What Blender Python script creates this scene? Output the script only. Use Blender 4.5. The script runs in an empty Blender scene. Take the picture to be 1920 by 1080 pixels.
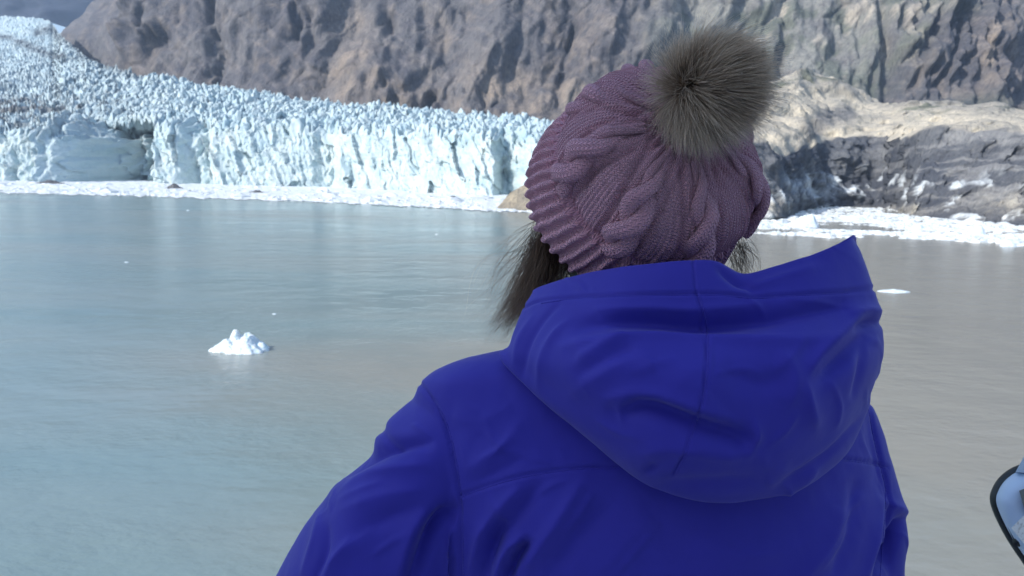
import bpy, math, random
import numpy as np
from mathutils import Matrix, Vector

scene = bpy.context.scene
col = scene.collection
R = math.radians
rng = np.random.default_rng(7)

# ------------------------------------------------------------------ camera
F = 1387.0                       # focal length in pixels of a 1920 px wide frame
HC = 30.0                        # eye height above the water (upper deck of a ship)
PITCH = math.atan((540 - 312) / F)
ROLL = R(1.0)
C0 = np.array([0.0, 0.0, HC])
fw = np.array([0, math.cos(PITCH), -math.sin(PITCH)])
r0 = np.array([1.0, 0, 0]); u0 = np.array([0, math.sin(PITCH), math.cos(PITCH)])
rt = math.cos(ROLL) * r0 + math.sin(ROLL) * u0
up = -math.sin(ROLL) * r0 + math.cos(ROLL) * u0

cam_d = bpy.data.cameras.new('camera'); cam = bpy.data.objects.new('camera', cam_d); col.objects.link(cam)
cam_d.sensor_width = 36; cam_d.lens = 36 * F / 1920
cam_d.clip_start = 0.05; cam_d.clip_end = 40000
M = Matrix(((rt[0], up[0], -fw[0], C0[0]), (rt[1], up[1], -fw[1], C0[1]), (rt[2], up[2], -fw[2], C0[2]), (0, 0, 0, 1)))
cam.matrix_world = M
cam_d.dof.use_dof = True; cam_d.dof.focus_distance = 0.72; cam_d.dof.aperture_fstop = 16
scene.camera = cam

# ------------------------------------------------------------------ sky, sun, exposure
SUN_EL, SUN_AZ = R(35), R(238)      # azimuth clockwise from +Y (view direction): behind the camera, to the left
w = bpy.data.worlds.new('World'); scene.world = w; w.use_nodes = True
nt = w.node_tree; bg = nt.nodes['Background']
sky = nt.nodes.new('ShaderNodeTexSky'); sky.sky_type = 'NISHITA'; sky.sun_disc = False
sky.sun_elevation = SUN_EL; sky.sun_rotation = SUN_AZ
nt.links.new(sky.outputs[0], bg.inputs[0]); bg.inputs[1].default_value = 0.15
to_sun = Vector((math.sin(SUN_AZ) * math.cos(SUN_EL), math.cos(SUN_AZ) * math.cos(SUN_EL), math.sin(SUN_EL)))
sd = bpy.data.lights.new('sun', 'SUN'); so = bpy.data.objects.new('sun', sd); col.objects.link(so)
sd.energy = 3.1; sd.angle = R(0.5); sd.color = (1.0, 0.965, 0.92)
so.rotation_euler = to_sun.to_track_quat('Z', 'Y').to_euler(); so.location = (0, 0, 200)
scene.view_settings.view_transform = 'Standard'; scene.view_settings.look = 'None'
scene.view_settings.exposure = 1.05; scene.view_settings.gamma = 1
scene.render.engine = 'CYCLES'
scene.cycles.max_bounces = 6; scene.cycles.volume_bounces = 0
scene.cycles.use_denoising = True

# ------------------------------------------------------------------ maths helpers
def P(u, v, d):
    """point at depth d (metres along the view axis) seen at photo pixel u, v"""
    u = np.asarray(u, float)[..., None]; v = np.asarray(v, float)[..., None]; d = np.asarray(d, float)[..., None]
    return C0 + d * (fw + (u - 960) / F * rt - (v - 540) / F * up)
def proj(p):
    q = p - C0; d = q @ fw
    return 960 + F * (q @ rt) / d, 540 - F * (q @ up) / d, d
def Gd(u, v, z=0.0):
    """depth at which the pixel's ray meets the level z"""
    u = np.asarray(u, float); v = np.asarray(v, float)
    dz = fw[2] + (u - 960) / F * rt[2] - (v - 540) / F * up[2]
    return (z - HC) / dz
def G(u, v, z=0.0): return P(u, v, Gd(u, v, z))
def horizon(u): return 312 + (np.asarray(u, float) - 960) * math.tan(ROLL)
def crv(xs, pts):
    a = np.array(pts, float); return np.interp(xs, a[:, 0], a[:, 1])
def smooth1(y, n):
    k = np.ones(n) / n; return np.convolve(np.pad(y, n, mode='edge'), k, 'same')[n:-n]
def sstep(a, b, x):
    t = np.clip((x - a) / (b - a), 0, 1); return t * t * (3 - 2 * t)

def _hash(ix, iy, iz, seed):
    h = (ix.astype(np.int64) * 374761393 + iy.astype(np.int64) * 668265263 + iz.astype(np.int64) * 2147483647 + seed * 1274126177) & 0xFFFFFFFF
    h = ((h ^ (h >> 13)) * 1274126177) & 0xFFFFFFFF
    h = ((h ^ (h >> 16)) * 2246822519) & 0xFFFFFFFF
    return ((h ^ (h >> 15)) & 0xFFFFFF) / 0xFFFFFF * 2 - 1
def vnoise(p, seed=0):
    i = np.floor(p); f = p - i; f = f * f * f * (f * (f * 6 - 15) + 10); i = i.astype(np.int64)
    o = 0
    for dx in (0, 1):
        wx = f[..., 0] if dx else 1 - f[..., 0]
        for dy in (0, 1):
            wy = f[..., 1] if dy else 1 - f[..., 1]
            for dz in (0, 1):
                wz = f[..., 2] if dz else 1 - f[..., 2]
                o = o + wx * wy * wz * _hash(i[..., 0] + dx, i[..., 1] + dy, i[..., 2] + dz, seed)
    return o
def fbm(p, octv=4, seed=0, gain=0.5):
    a, s, o = 1.0, 0.0, 0
    for k in range(octv):
        o = o + a * vnoise(p * 2.03 ** k + k * 17.3, seed + k); s += a; a *= gain
    return o / s
def ridged(p, octv=4, seed=0, gain=0.5):
    a, s, o = 1.0, 0.0, 0
    for k in range(octv):
        o = o + a * (1 - np.abs(vnoise(p * 2.07 ** k + k * 11.7, seed + k)) * 2); s += a; a *= gain
    return o / s
def worley(x, y, seed=0):
    """distance to nearest and second nearest jittered point, and the id of the nearest"""
    ix = np.floor(x).astype(np.int64); iy = np.floor(y).astype(np.int64)
    f1 = np.full(x.shape, 9.0); f2 = np.full(x.shape, 9.0); idv = np.zeros(x.shape); z = np.zeros_like(ix)
    for dx in (-1, 0, 1):
        for dy in (-1, 0, 1):
            jx = _hash(ix + dx, iy + dy, z, seed) * .45 + .5; jy = _hash(ix + dx, iy + dy, z, seed + 5) * .45 + .5
            d = np.hypot(ix + dx + jx - x, iy + dy + jy - y); hid = _hash(ix + dx, iy + dy, z, seed + 9)
            nw = d < f1
            f2 = np.where(nw, f1, np.minimum(f2, d)); idv = np.where(nw, hid, idv); f1 = np.where(nw, d, f1)
    return f1, f2, idv
def facets(x, y, seed):
    """broken planes: every jittered cell is one tilted face"""
    ix = np.floor(x).astype(np.int64); iy = np.floor(y).astype(np.int64); z = np.zeros_like(ix)
    best = np.full(x.shape, 9.0); o = np.zeros(x.shape)
    for dx in (-1, 0, 1):
        for dy in (-1, 0, 1):
            cx, cy = ix + dx, iy + dy
            ex = x - (cx + .5 + .45 * _hash(cx, cy, z, seed)); ey = y - (cy + .5 + .45 * _hash(cx, cy, z, seed + 5)); d = np.hypot(ex, ey)
            val = _hash(cx, cy, z, seed + 9) * .6 + ex * _hash(cx, cy, z, seed + 11) * 1.3 + ey * _hash(cx, cy, z, seed + 13) * 1.1
            nw = d < best; o = np.where(nw, val, o); best = np.where(nw, d, best)
    return o
def planes(x, y, seed, rot=0.0):
    """continuous noise made of flat triangular faces, -1..1"""
    c_, s_ = math.cos(rot), math.sin(rot); x, y = x * c_ - y * s_ + seed * 3.7, x * s_ + y * c_ + seed * 1.9
    ix = np.floor(x); iy = np.floor(y); fx, fy = x - ix, y - iy; ix = ix.astype(np.int64); iy = iy.astype(np.int64); z = np.zeros_like(ix)
    h = lambda a, b: _hash(ix + a, iy + b, z, seed)
    h10, h01 = h(1, 0), h(0, 1)
    lo = h(0, 0) * (1 - fx - fy) + h10 * fx + h01 * fy; hi = h(1, 1) * (fx + fy - 1) + h01 * (1 - fx) + h10 * (1 - fy)
    return np.where(fx + fy < 1, lo, hi)
def catmull(a, n, axis=0, periodic=False):
    """resample control points smoothly: n samples for every control span"""
    a = np.moveaxis(np.asarray(a, float), axis, 0); m = len(a)
    if periodic: t = np.arange(m * n) / n
    else: t = np.linspace(0, m - 1, (m - 1) * n + 1)
    i = np.floor(t).astype(int)
    if not periodic: i = np.minimum(i, m - 2)
    f = (t - i).reshape((-1,) + (1,) * (a.ndim - 1))
    g = (lambda k: a[(i + k) % m]) if periodic else (lambda k: a[np.clip(i + k, 0, m - 1)])
    p0, p1, p2, p3 = g(-1), g(0), g(1), g(2)
    o = .5 * (2 * p1 + (p2 - p0) * f + (2 * p0 - 5 * p1 + 4 * p2 - p3) * f ** 2 + (3 * p1 - p0 - 3 * p2 + p3) * f ** 3)
    return np.moveaxis(o, 0, axis)

# ------------------------------------------------------------------ mesh helpers
def mk(name, V, Fc, mat, parent=None, pinv=None, smooth=True, colr=None, uv=None, props=None):
    V = np.asarray(V, np.float32).reshape(-1, 3); Fc = np.asarray(Fc, np.int32)
    me = bpy.data.meshes.new(name); k = Fc.shape[1]
    me.vertices.add(len(V)); me.vertices.foreach_set('co', V.ravel())
    me.loops.add(Fc.size); me.loops.foreach_set('vertex_index', Fc.ravel())
    me.polygons.add(len(Fc)); me.polygons.foreach_set('loop_start', np.arange(0, Fc.size, k, dtype=np.int32))
    me.polygons.foreach_set('use_smooth', np.full(len(Fc), smooth))
    if colr is not None:
        c = np.ones((len(V), 4), np.float32); c[:, :3] = np.asarray(colr).reshape(-1, 3)
        at = me.color_attributes.new('Col', 'FLOAT_COLOR', 'POINT'); at.data.foreach_set('color', c.ravel())
    if uv is not None:
        ul = me.uv_layers.new(name='UVMap'); ul.data.foreach_set('uv', np.asarray(uv, np.float32).reshape(-1, 2)[Fc.ravel()].ravel())
    me.update(calc_edges=True); me.validate()
    me.materials.append(mat)
    o = bpy.data.objects.new(name, me); col.objects.link(o)
    if parent is not None:
        o.parent = parent
        if pinv is not None: o.matrix_parent_inverse = pinv
    for k_, v_ in (props or {}).items(): o[k_] = v_
    return o
def grid_faces(n, m, wrap_m=False, wrap_n=False):
    i = np.arange(n if wrap_n else n - 1)[:, None]; j = np.arange(m if wrap_m else m - 1)[None, :]
    i2 = (i + 1) % n; j2 = (j + 1) % m
    q = np.stack([i * m + j + 0 * i2, i * m + j2 + 0 * i2, i2 * m + j2, i2 * m + j + 0 * j2], -1)
    return q.reshape(-1, 4)
def vnormals(V, Fc):
    a, b, c = V[Fc[:, 0]], V[Fc[:, 1]], V[Fc[:, 2]]; d = V[Fc[:, 3]]
    n = np.cross(c - a, d - b); N = np.zeros_like(V)
    for k in range(4): np.add.at(N, Fc[:, k], n)
    return N / (np.linalg.norm(N, axis=1, keepdims=True) + 1e-12)
def empty(name, loc, **props):
    o = bpy.data.objects.new(name, None); col.objects.link(o); o.location = loc; o.empty_display_size = .1
    for k, v in props.items(): o[k] = v
    return o
def pinv_of(o): return Matrix.Translation(o.location).inverted()
def tube(path, rad, sides=8, ry=None, fr=None):
    """tube through points; rad per point; returns verts, quad faces with end caps collapsed"""
    path = np.asarray(path, float); n = len(path); rad = np.broadcast_to(np.asarray(rad, float), (n,))
    t = np.gradient(path, axis=0); t /= np.linalg.norm(t, axis=1, keepdims=True) + 1e-12
    ref = np.array(fr if fr is not None else (0.13, 0.31, 0.94))
    a = np.cross(t, ref); a /= np.linalg.norm(a, axis=1, keepdims=True) + 1e-12
    b = np.cross(t, a); ph = np.arange(sides) / sides * 2 * np.pi
    ryy = rad if ry is None else np.broadcast_to(np.asarray(ry, float), (n,))
    V = path[:, None] + np.cos(ph)[None, :, None] * a[:, None] * rad[:, None, None] + np.sin(ph)[None, :, None] * b[:, None] * ryy[:, None, None]
    return V.reshape(-1, 3), grid_faces(n, sides, wrap_m=True)
def join(parts):
    Vs, Fs, o = [], [], 0
    for V, Fc in parts: Vs.append(V); Fs.append(np.asarray(Fc) + o); o += len(V)
    return np.concatenate(Vs), np.concatenate(Fs)

# ------------------------------------------------------------------ materials
def srgb(r, g, b):
    return tuple((x / 255 / 12.92 if x / 255 <= .04045 else ((x / 255 + .055) / 1.055) ** 2.4) for x in (r, g, b))
class Mat:
    def __init__(s, name, base=(.5, .5, .5), rough=.6, **kw):
        s.m = bpy.data.materials.new(name); s.m.use_nodes = True; s.t = s.m.node_tree; s.b = s.t.nodes['Principled BSDF']
        s.b.inputs['Base Color'].default_value = (*base, 1); s.b.inputs['Roughness'].default_value = rough
        for k, v in kw.items():
            s.b.inputs[k.replace('_', ' ')].default_value = v
    def n(s, typ, **kw):
        nd = s.t.nodes.new(typ)
        for k, v in kw.items():
            if hasattr(nd, k): setattr(nd, k, v)
            else: nd.inputs[k].default_value = v
        return nd
    def l(s, a, b): s.t.links.new(a, b)
    def coord(s, scale=(1, 1, 1), kind='Object', rot=(0, 0, 0)):
        tc = s.n('ShaderNodeTexCoord'); mp = s.n('ShaderNodeMapping'); mp.inputs['Scale'].default_value = scale; mp.inputs['Rotation'].default_value = rot
        s.l(tc.outputs[kind], mp.inputs[0]); return mp.outputs[0]
    def noise(s, vec, scale, detail=4, rough=.55):
        nd = s.n('ShaderNodeTexNoise'); nd.inputs['Scale'].default_value = scale; nd.inputs['Detail'].default_value = detail; nd.inputs['Roughness'].default_value = rough
        s.l(vec, nd.inputs['Vector']); return nd.outputs['Fac']
    def math(s, op, a, b=None, c=None):
        nd = s.n('ShaderNodeMath'); nd.operation = op
        for i, x in enumerate((a, b, c)):
            if x is None: continue
            if isinstance(x, (int, float)): nd.inputs[i].default_value = x
            else: s.l(x, nd.inputs[i])
        return nd.outputs[0]
    def ramp(s, fac, stops):
        nd = s.n('ShaderNodeValToRGB'); e = nd.color_ramp.elements
        while len(e) < len(stops): e.new(.5)
        for el, (p, c) in zip(e, stops): el.position = p; el.color = (*c, 1)
        s.l(fac, nd.inputs[0]); return nd.outputs[0]
    def mix(s, fac, a, b, mode='MIX'):
        nd = s.n('ShaderNodeMixRGB'); nd.blend_type = mode
        for i, x in enumerate((fac, a, b)):
            if isinstance(x, (int, float)): nd.inputs[i].default_value = x
            elif isinstance(x, tuple): nd.inputs[i].default_value = (*x, 1)
            else: s.l(x, nd.inputs[i])
        return nd.outputs[0]
    def bump(s, h, strength=.5, dist=.01, prev=None):
        nd = s.n('ShaderNodeBump'); nd.inputs['Strength'].default_value = strength; nd.inputs['Distance'].default_value = dist
        s.l(h, nd.inputs['Height'])
        if prev is not None: s.l(prev, nd.inputs['Normal'])
        s.l(nd.outputs[0], s.b.inputs['Normal']); return nd.outputs[0]
    def base(s, c): s.l(c, s.b.inputs['Base Color'])
    def vcol(s):
        nd = s.n('ShaderNodeVertexColor'); nd.layer_name = 'Col'; return nd.outputs[0]

# water: silty glacial water
mw = Mat('silty_water', (.2, .2, .2), .12, IOR=1.33)
big = mw.noise(mw.coord((.004, .016, .01)), 1.0, 3)
mid = mw.noise(mw.coord((.02, .05, .02)), 1.0, 4)
pl = mw.n('ShaderNodeSeparateXYZ'); mw.l(mw.coord(), pl.inputs[0])
plume_reflection = mw.math('ADD', mw.math('MULTIPLY_ADD', pl.outputs[0], .012, .35), mw.math('MULTIPLY_ADD', big, 1.2, -.6))
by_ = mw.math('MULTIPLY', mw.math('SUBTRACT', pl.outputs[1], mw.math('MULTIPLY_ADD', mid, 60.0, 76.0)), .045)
reflection_band = mw.math('MULTIPLY', mw.math('POWER', 2.718, mw.math('MULTIPLY', mw.math('MULTIPLY', by_, by_), -1.0)), .5)  # brownish strip: the mountain's reflection painted into the water colour
plume_reflection = mw.math('ADD', plume_reflection, reflection_band)
pr_ = mw.n('ShaderNodeClamp'); mw.l(plume_reflection, pr_.inputs[0])
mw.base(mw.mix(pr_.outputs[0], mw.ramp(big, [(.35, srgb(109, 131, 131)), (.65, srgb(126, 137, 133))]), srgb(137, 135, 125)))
h1 = mw.noise(mw.coord((.55, .85, .5), rot=(0, 0, .5)), 1.0, 4, .6)
h2 = mw.noise(mw.coord((.09, .16, .1), rot=(0, 0, -.3)), 1.0, 3, .5)
amp = mw.math('MAXIMUM', mw.math('MULTIPLY_ADD', mid, 2.6, -.85), .06)
hh = mw.math('ADD', mw.math('MULTIPLY', h1, amp), mw.math('MULTIPLY', h2, 1.6))
mw.bump(hh, .6, .4)
mw.l(mw.math('MULTIPLY_ADD', big, .25, .05), mw.b.inputs['Roughness'])

# vertex-coloured rock
def rock_mat(name, s1, s2, dist, str_=.9):
    m = Mat(name, rough=.9); m.b.inputs['Specular IOR Level'].default_value = .25
    c = m.coord(); v = m.vcol()
    n1 = m.noise(c, s1, 8, .65); n2 = m.noise(m.coord((1, 1, .35), rot=(.2, .5, .3)), s2, 6, .6)
    f = m.ramp(n1, [(.3, (.8, .8, .82)), (.55, (1.05, 1.05, 1.05)), (.75, (1.3, 1.27, 1.22))])
    g = m.ramp(n2, [(.32, (.7, .7, .73)), (.5, (1, 1, 1)), (.7, (1.18, 1.15, 1.1))])
    m.base(m.mix(1, m.mix(1, v, f, 'MULTIPLY'), g, 'MULTIPLY'))
    m.bump(m.math('ADD', n1, n2), str_, dist)
    return m
m_rock = rock_mat('cliff_rock', .09, .22, 4, .8)
m_mor = rock_mat('moraine_rubble', .12, .5, 3)
m_ice = Mat('glacier_ice', rough=.45); m_ice.b.inputs['Specular IOR Level'].default_value = .3
ci = m_ice.noise(m_ice.coord(), .12, 8, .65)
m_ice.base(m_ice.mix(1, m_ice.vcol(), m_ice.ramp(ci, [(.3, (.86, .92, .94)), (.6, (1, 1, 1))]), 'MULTIPLY'))
m_ice.bump(ci, .8, 4)
m_brash = Mat('brash_ice', (.80, .85, .87), .6)
nb = m_brash.noise(m_brash.coord(), .25, 5)
m_brash.base(m_brash.ramp(nb, [(.3, (.46, .52, .53)), (.5, (.68, .71, .70)), (.7, (.78, .79, .78))]))
m_berg = Mat('berg_ice', (.84, .89, .91), .35); m_berg.b.inputs['Subsurface Weight'].default_value = .15
m_berg.b.inputs['Subsurface Radius'].default_value = (.3, .5, .6)
nb = m_berg.noise(m_berg.coord(), 1.2, 6); m_berg.bump(nb, .6, .4)
m_berg.base(m_berg.ramp(nb, [(.3, (.50, .66, .72)), (.55, (.72, .77, .78))]))
m_dark = Mat('debris_ice', (.07, .075, .08), .85)
nb = m_dark.noise(m_dark.coord(), .5, 6); m_dark.bump(nb, .8, 1.0)
m_dark.base(m_dark.ramp(nb, [(.35, (.03, .035, .04)), (.6, (.12, .12, .12)), (.75, (.4, .42, .43))]))

# jacket shell fabric
def fabric(name, base, rough=.5):
    m = Mat(name, base, rough); m.b.inputs['Sheen Weight'].default_value = .12; m.b.inputs['Sheen Roughness'].default_value = .5
    m.b.inputs['Specular IOR Level'].default_value = .22
    c = m.coord(); n1 = m.noise(c, 22, 4); n2 = m.noise(c, 900, 2, .5)
    m.base(m.mix(m.math('MULTIPLY', n1, .35), base, tuple(x * .72 for x in base)))
    b1 = m.bump(n1, .25, .003); m.bump(n2, .25, .0004, b1)
    return m
JK = (.038, .033, .385)
m_jacket = fabric('blue_shell_fabric', JK, .62)

# knit
def knit(name, base, su, sv):
    m = Mat(name, base, .9); m.b.inputs['Sheen Weight'].default_value = .25; m.b.inputs['Sheen Roughness'].default_value = .6
    m.b.inputs['Specular IOR Level'].default_value = .15
    tc = m.n('ShaderNodeTexCoord'); sp = m.n('ShaderNodeSeparateXYZ'); m.l(tc.outputs['UV'], sp.inputs[0])
    x = m.math('MULTIPLY', sp.outputs[0], su); y = m.math('MULTIPLY', sp.outputs[1], sv)
    fx = m.math('FRACT', x); tri = m.math('ABSOLUTE', m.math('SUBTRACT', fx, .5))
    colh = m.math('SINE', m.math('MULTIPLY', fx, math.pi))
    row = m.math('MULTIPLY_ADD', m.math('SINE', m.math('MULTIPLY', m.math('ADD', y, m.math('MULTIPLY', tri, 1.3)), 2 * math.pi)), .5, .5)
    h = m.math('MULTIPLY', m.math('POWER', m.math('ABSOLUTE', colh), .35), m.math('MULTIPLY_ADD', row, .85, .15))
    fz = m.noise(m.coord(), 700, 3, .6)
    h2 = m.math('ADD', h, m.math('MULTIPLY', fz, .35))
    big = m.noise(m.coord(), 30, 3)
    c1 = m.mix(m.math('MULTIPLY_ADD', fz, .5, m.math('MULTIPLY', big, .3)), tuple(x * .78 for x in base), tuple(min(1, x * 1.18) for x in base))
    m.base(c1)
    m.bump(h2, 1.0, .0032)
    return m
HAT = srgb(222, 164, 184)
m_knit = knit('mauve_knit', HAT, 140, 42)
m_cuff = knit('mauve_rib_knit', HAT, 108, 16)
m_cable = knit('mauve_cable_knit', HAT, 11, 60)

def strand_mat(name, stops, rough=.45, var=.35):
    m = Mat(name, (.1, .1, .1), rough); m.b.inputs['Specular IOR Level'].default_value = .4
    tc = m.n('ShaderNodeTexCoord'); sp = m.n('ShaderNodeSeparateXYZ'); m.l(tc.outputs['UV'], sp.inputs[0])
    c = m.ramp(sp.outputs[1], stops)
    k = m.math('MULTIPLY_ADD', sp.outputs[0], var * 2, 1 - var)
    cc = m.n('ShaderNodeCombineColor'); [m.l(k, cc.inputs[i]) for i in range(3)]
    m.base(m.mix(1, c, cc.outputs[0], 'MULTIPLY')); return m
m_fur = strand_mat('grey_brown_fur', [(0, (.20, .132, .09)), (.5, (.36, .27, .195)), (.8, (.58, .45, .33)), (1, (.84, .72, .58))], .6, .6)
m_hair = strand_mat('dark_brown_hair', [(0, (.12, .074, .046)), (1, (.36, .25, .165))], .32)
m_skin = Mat('skin', srgb(205, 160, 140), .5)
m_black = Mat('black_rubber', (.012, .016, .016), .45)
m_pants = fabric('dark_trousers', (.02, .022, .03), .7)

# ================================================================== SETTING
# ---- water
S = 15000.0
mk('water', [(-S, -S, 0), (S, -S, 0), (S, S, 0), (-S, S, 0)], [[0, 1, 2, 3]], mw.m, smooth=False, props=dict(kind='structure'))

# ---- far mountain at the valley's head
n, m_ = 100, 130
vv = np.linspace(60, -150, n)[:, None]; uu = np.linspace(-700, 420, m_)[None, :]
D = 5200 + (60 - vv) * 3.0 + 0 * uu
V = P(uu + 0 * vv, vv + 0 * uu, D)
dsp = ridged(V / np.array([900, 900, 700]), 5, 41) * 260 + fbm(V / 160, 4, 45) * 50
V = V - fw * dsp[..., None]
cF = np.clip(.5 + fbm(V / 300, 4, 48) * .6, 0, 1)[..., None]
mk('far_mountain', V, grid_faces(n, m_), m_rock.m, colr=np.array(srgb(38, 46, 60)) * (1 - cF) + np.array(srgb(58, 64, 76)) * cF, props=dict(kind='structure'))  # dark bluish base colour paints in the shadow lying over this mountain

# ---- mountain wall behind the glacier
CREST = [(-300, 26), (0, 30), (60, 33), (98, 40), (108, 62), (150, 96), (190, 121), (250, 133), (400, 161), (500, 176), (580, 187), (750, 201), (900, 216), (1035, 229), (1200, 250)]
n, m_ = 310, 740
vrow = np.linspace(300, -640, n)
ul = np.interp(-vrow, [-300, -60, -35, 0, 100, 300, 640], [60, 106, 130, 160, 262, 430, 660])
s = np.linspace(0, 1, m_)
uu = ul[:, None] + (2350 - ul[:, None]) * s[None, :]
vv = vrow[:, None] + 0 * uu
Db = np.interp(uu, [60, 130, 260, 600, 1000, 1400, 2350], [2100, 1950, 1640, 1480, 1330, 1330, 1250])
D = Db + (230 - vv) * .75
D += 620 * np.exp(-((uu - ul[:, None]) / 26.0)) * 0.9               # the left flank turns away from us
V = P(uu, vv, D)
q = V.copy(); q[..., 0] += q[..., 2] * .28                          # strata lean
d1 = -ridged(q / np.array([170, 170, 480]), 2, 3, .4)
d2 = -ridged(q / np.array([40, 40, 190]) + 5, 4, 13, .6)
q2 = V.copy(); q2[..., 2] += q2[..., 0] * .8; d3 = ridged(q2 / np.array([170, 170, 26]), 4, 17, .6)
wx = fbm(V / 160, 2, 7); wy = fbm(V / 160, 2, 8); ue = uu + .30 * vv; ve = vv + .55 * uu
disp = d1 * 24
for sc_, am_, sd_ in ((150, 44, 21), (84, 28, 22), (46, 15, 23), (25, 9, 24), (14, 6.0, 25), (8, 3.2, 26)):
    disp += am_ * planes((uu + .25 * vv) / sc_ + wx * .35, vv / (sc_ * 1.75) + wy * .35, sd_, (sd_ - 21) * 1.15 - .3)
disp -= 10 * np.clip(planes(uu / 40, vv / 150, 27, .25) - .35, 0, 1) + 7 * np.clip(planes(uu / 22, vv / 120, 28, -.2) - .4, 0, 1)
w1, w2, wid = worley(ue / 60 + wx, ve / 90 + wy, 25); disp -= 4 * sstep(.06, .0, w2 - w1)
# named features of the wall: a few deep gullies and bosses (photo position, radius, metres out of the wall)
for (pu, pv, ru, rv, a) in [(238, 70, 22, 40, 95), (268, 78, 16, 34, -70), (420, 130, 12, 60, -60), (400, 60, 14, 70, -50), (560, 40, 16, 60, -50), (600, 150, 30, 30, 30),
                            (828, 178, 20, 26, -70), (740, 175, 34, 30, 45), (905, 160, 40, 40, 35), (1060, 120, 10, 70, -45), (1470, 60, 14, 60, -40), (1800, 90, 130, 90, 70),
                            (1680, 60, 14, 90, -60), (1830, 170, 12, 60, -30), (720, 60, 12, 70, -45)]:
    disp += .6 * a * np.clip(np.exp(-((uu - pu + wx * 40) / ru) ** 2 - ((vv - pv + wy * 60) / rv) ** 2) * (1 + planes(uu / 16, vv / 26, 33, .4) * 1.1 + planes(uu / 7, vv / 11, 34, 1.4) * .5), 0, 1.3)
V = V - fw * disp[..., None] + rt * (fbm(V / 45, 4, 51) * 3)[..., None] + up * (fbm(V / 45, 4, 57) * 2)[..., None]
n1 = fbm(V / 130, 4, 61); n2 = fbm(V / 35, 4, 65)
ca = np.array(srgb(99, 98, 99)); cb = np.array(srgb(80, 80, 84)); ct = np.array(srgb(138, 127, 115)); cg = np.array(srgb(128, 128, 122))
def mixc(c, t, m): m = np.clip(m, 0, 1)[..., None]; return c * (1 - m) + np.asarray(t) * m
cl = np.broadcast_to(ca, V.shape).copy()
cl = mixc(cl, cb, .5 + n1 * 1.6)
cl = mixc(cl, ct, sstep(.1, .45, n2 + n1 * .5) * .35)
st_ = fbm(q / np.array([14, 14, 120]), 4, 67); st2 = fbm(q2 / np.array([90, 90, 7]), 4, 69)
cl = mixc(cl, srgb(72, 72, 80), sstep(.1, .4, st_) * .5); cl = mixc(cl, srgb(140, 132, 126), sstep(.12, .42, st2) * .35)
def blob(pu, pv, ru, rv): return np.exp(-((uu - pu) / ru) ** 2 - ((vv - pv) / rv) ** 2)
for (pu, pv, ru, rv, a) in [(660, 140, 60, 70, .8), (740, 180, 45, 40, .8), (660, 30, 50, 30, .5), (930, 175, 90, 60, .9), (1060, 180, 80, 60, .7), (820, 40, 20, 40, .6), (1850, 95, 12, 45, 1.3)]:
    cl = mixc(cl, ct, blob(pu, pv, ru, rv) * a * (.7 + n2 * 1.2))
rg = sstep(1150, 1330, uu) * (1 - sstep(1640, 1760, uu + (vv - 80) * .9))
cl = mixc(cl, cg, rg * (.75 + n2))                                   # greyer, scrub-grown slope behind the hat
green = np.clip(sstep(.05, .35, fbm(V / 55, 4, 81) + .1) * rg * 1.0 + blob(1625, 158, 60, 24) * 1.5 * (.8 + n2) + blob(1790, 10, 40, 22) + blob(1690, 50, 45, 60) * .8 * (.6 + n2 * 2) + blob(1860, 190, 80, 16) * .8 + blob(1640, 90, 40, 40) * .6 * (.6 + 2 * n2), 0, 1)
cl = mixc(cl, srgb(76, 86, 72), green * .55)
tan_ = sstep(.2, .5, fbm(V / np.array([40, 40, 90]), 4, 85)) * rg
cl = mixc(cl, srgb(168, 160, 146), tan_ * .8)
cl = mixc(cl, cb * .85, sstep(.12, .02, w2 - w1) * .25)
mk('mountain', V, grid_faces(n, m_), m_rock.m, colr=cl, props=dict(kind='structure'))

# ---- glacier: calving face and the field of seracs above it
m_ = 1020; ug = np.linspace(-260, 1200, m_)
vfoot = crv(ug, [(-260, 330), (0, 337), (200, 341), (400, 346), (600, 350), (800, 360), (950, 368), (1200, 380)])
vlip = crv(ug, [(-260, 238), (0, 243), (100, 250), (160, 258), (280, 250), (350, 238), (500, 232), (650, 240), (800, 246), (900, 252), (1000, 256), (1200, 270)])
vcrest = smooth1(crv(ug, CREST), 9)
Df = smooth1(Gd(ug, vfoot, 1.0), 40)
emb = np.exp(-((ug - 215) / 62.0) ** 8) * 130 + np.exp(-((ug - 365) / 26.0) ** 4) * 34 + np.exp(-((ug - 955) / 24.0) ** 4) * 42 + np.exp(-((ug - 610) / 20.0) ** 4) * 16 - np.exp(-((ug - 75) / 66.0) ** 6) * 34
Dc = crv(ug, [(-260, 2500), (0, 2450), (98, 2300), (115, 1900), (160, 1620), (250, 1450), (600, 1300), (900, 1150), (1200, 1000)])
nf, ns = 82, 148
tf = np.linspace(0, 1, nf)[:, None]; ts = np.linspace(0, 1, ns + 1)[1:, None]
Vf = P(ug[None] + 0 * tf, vfoot[None] * (1 - tf) + vlip[None] * tf + (1 - tf) * 6, Df[None] + tf * 22)
Vs_ = P(ug[None] + 0 * ts, vlip[None] + (vcrest - vlip)[None] * ts, (Df[None] + 22) + (Dc - Df - 22)[None] * ts ** 1.15)
V = np.concatenate([Vf, Vs_]); Tface = np.concatenate([1 - tf[:, 0], -ts[:, 0]])[:, None] + 0 * ug[None]
U = ug[None] + 0 * Tface
base = V.copy(); X, Y, Z = base[..., 0], base[..., 1], base[..., 2]
up_w = sstep(.12, -.02, Tface)                                       # 1 on the upper field, 0 on the face
face_w = sstep(-.03, .12, Tface)
warp = fbm(base / 30, 3, 91)
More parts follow.
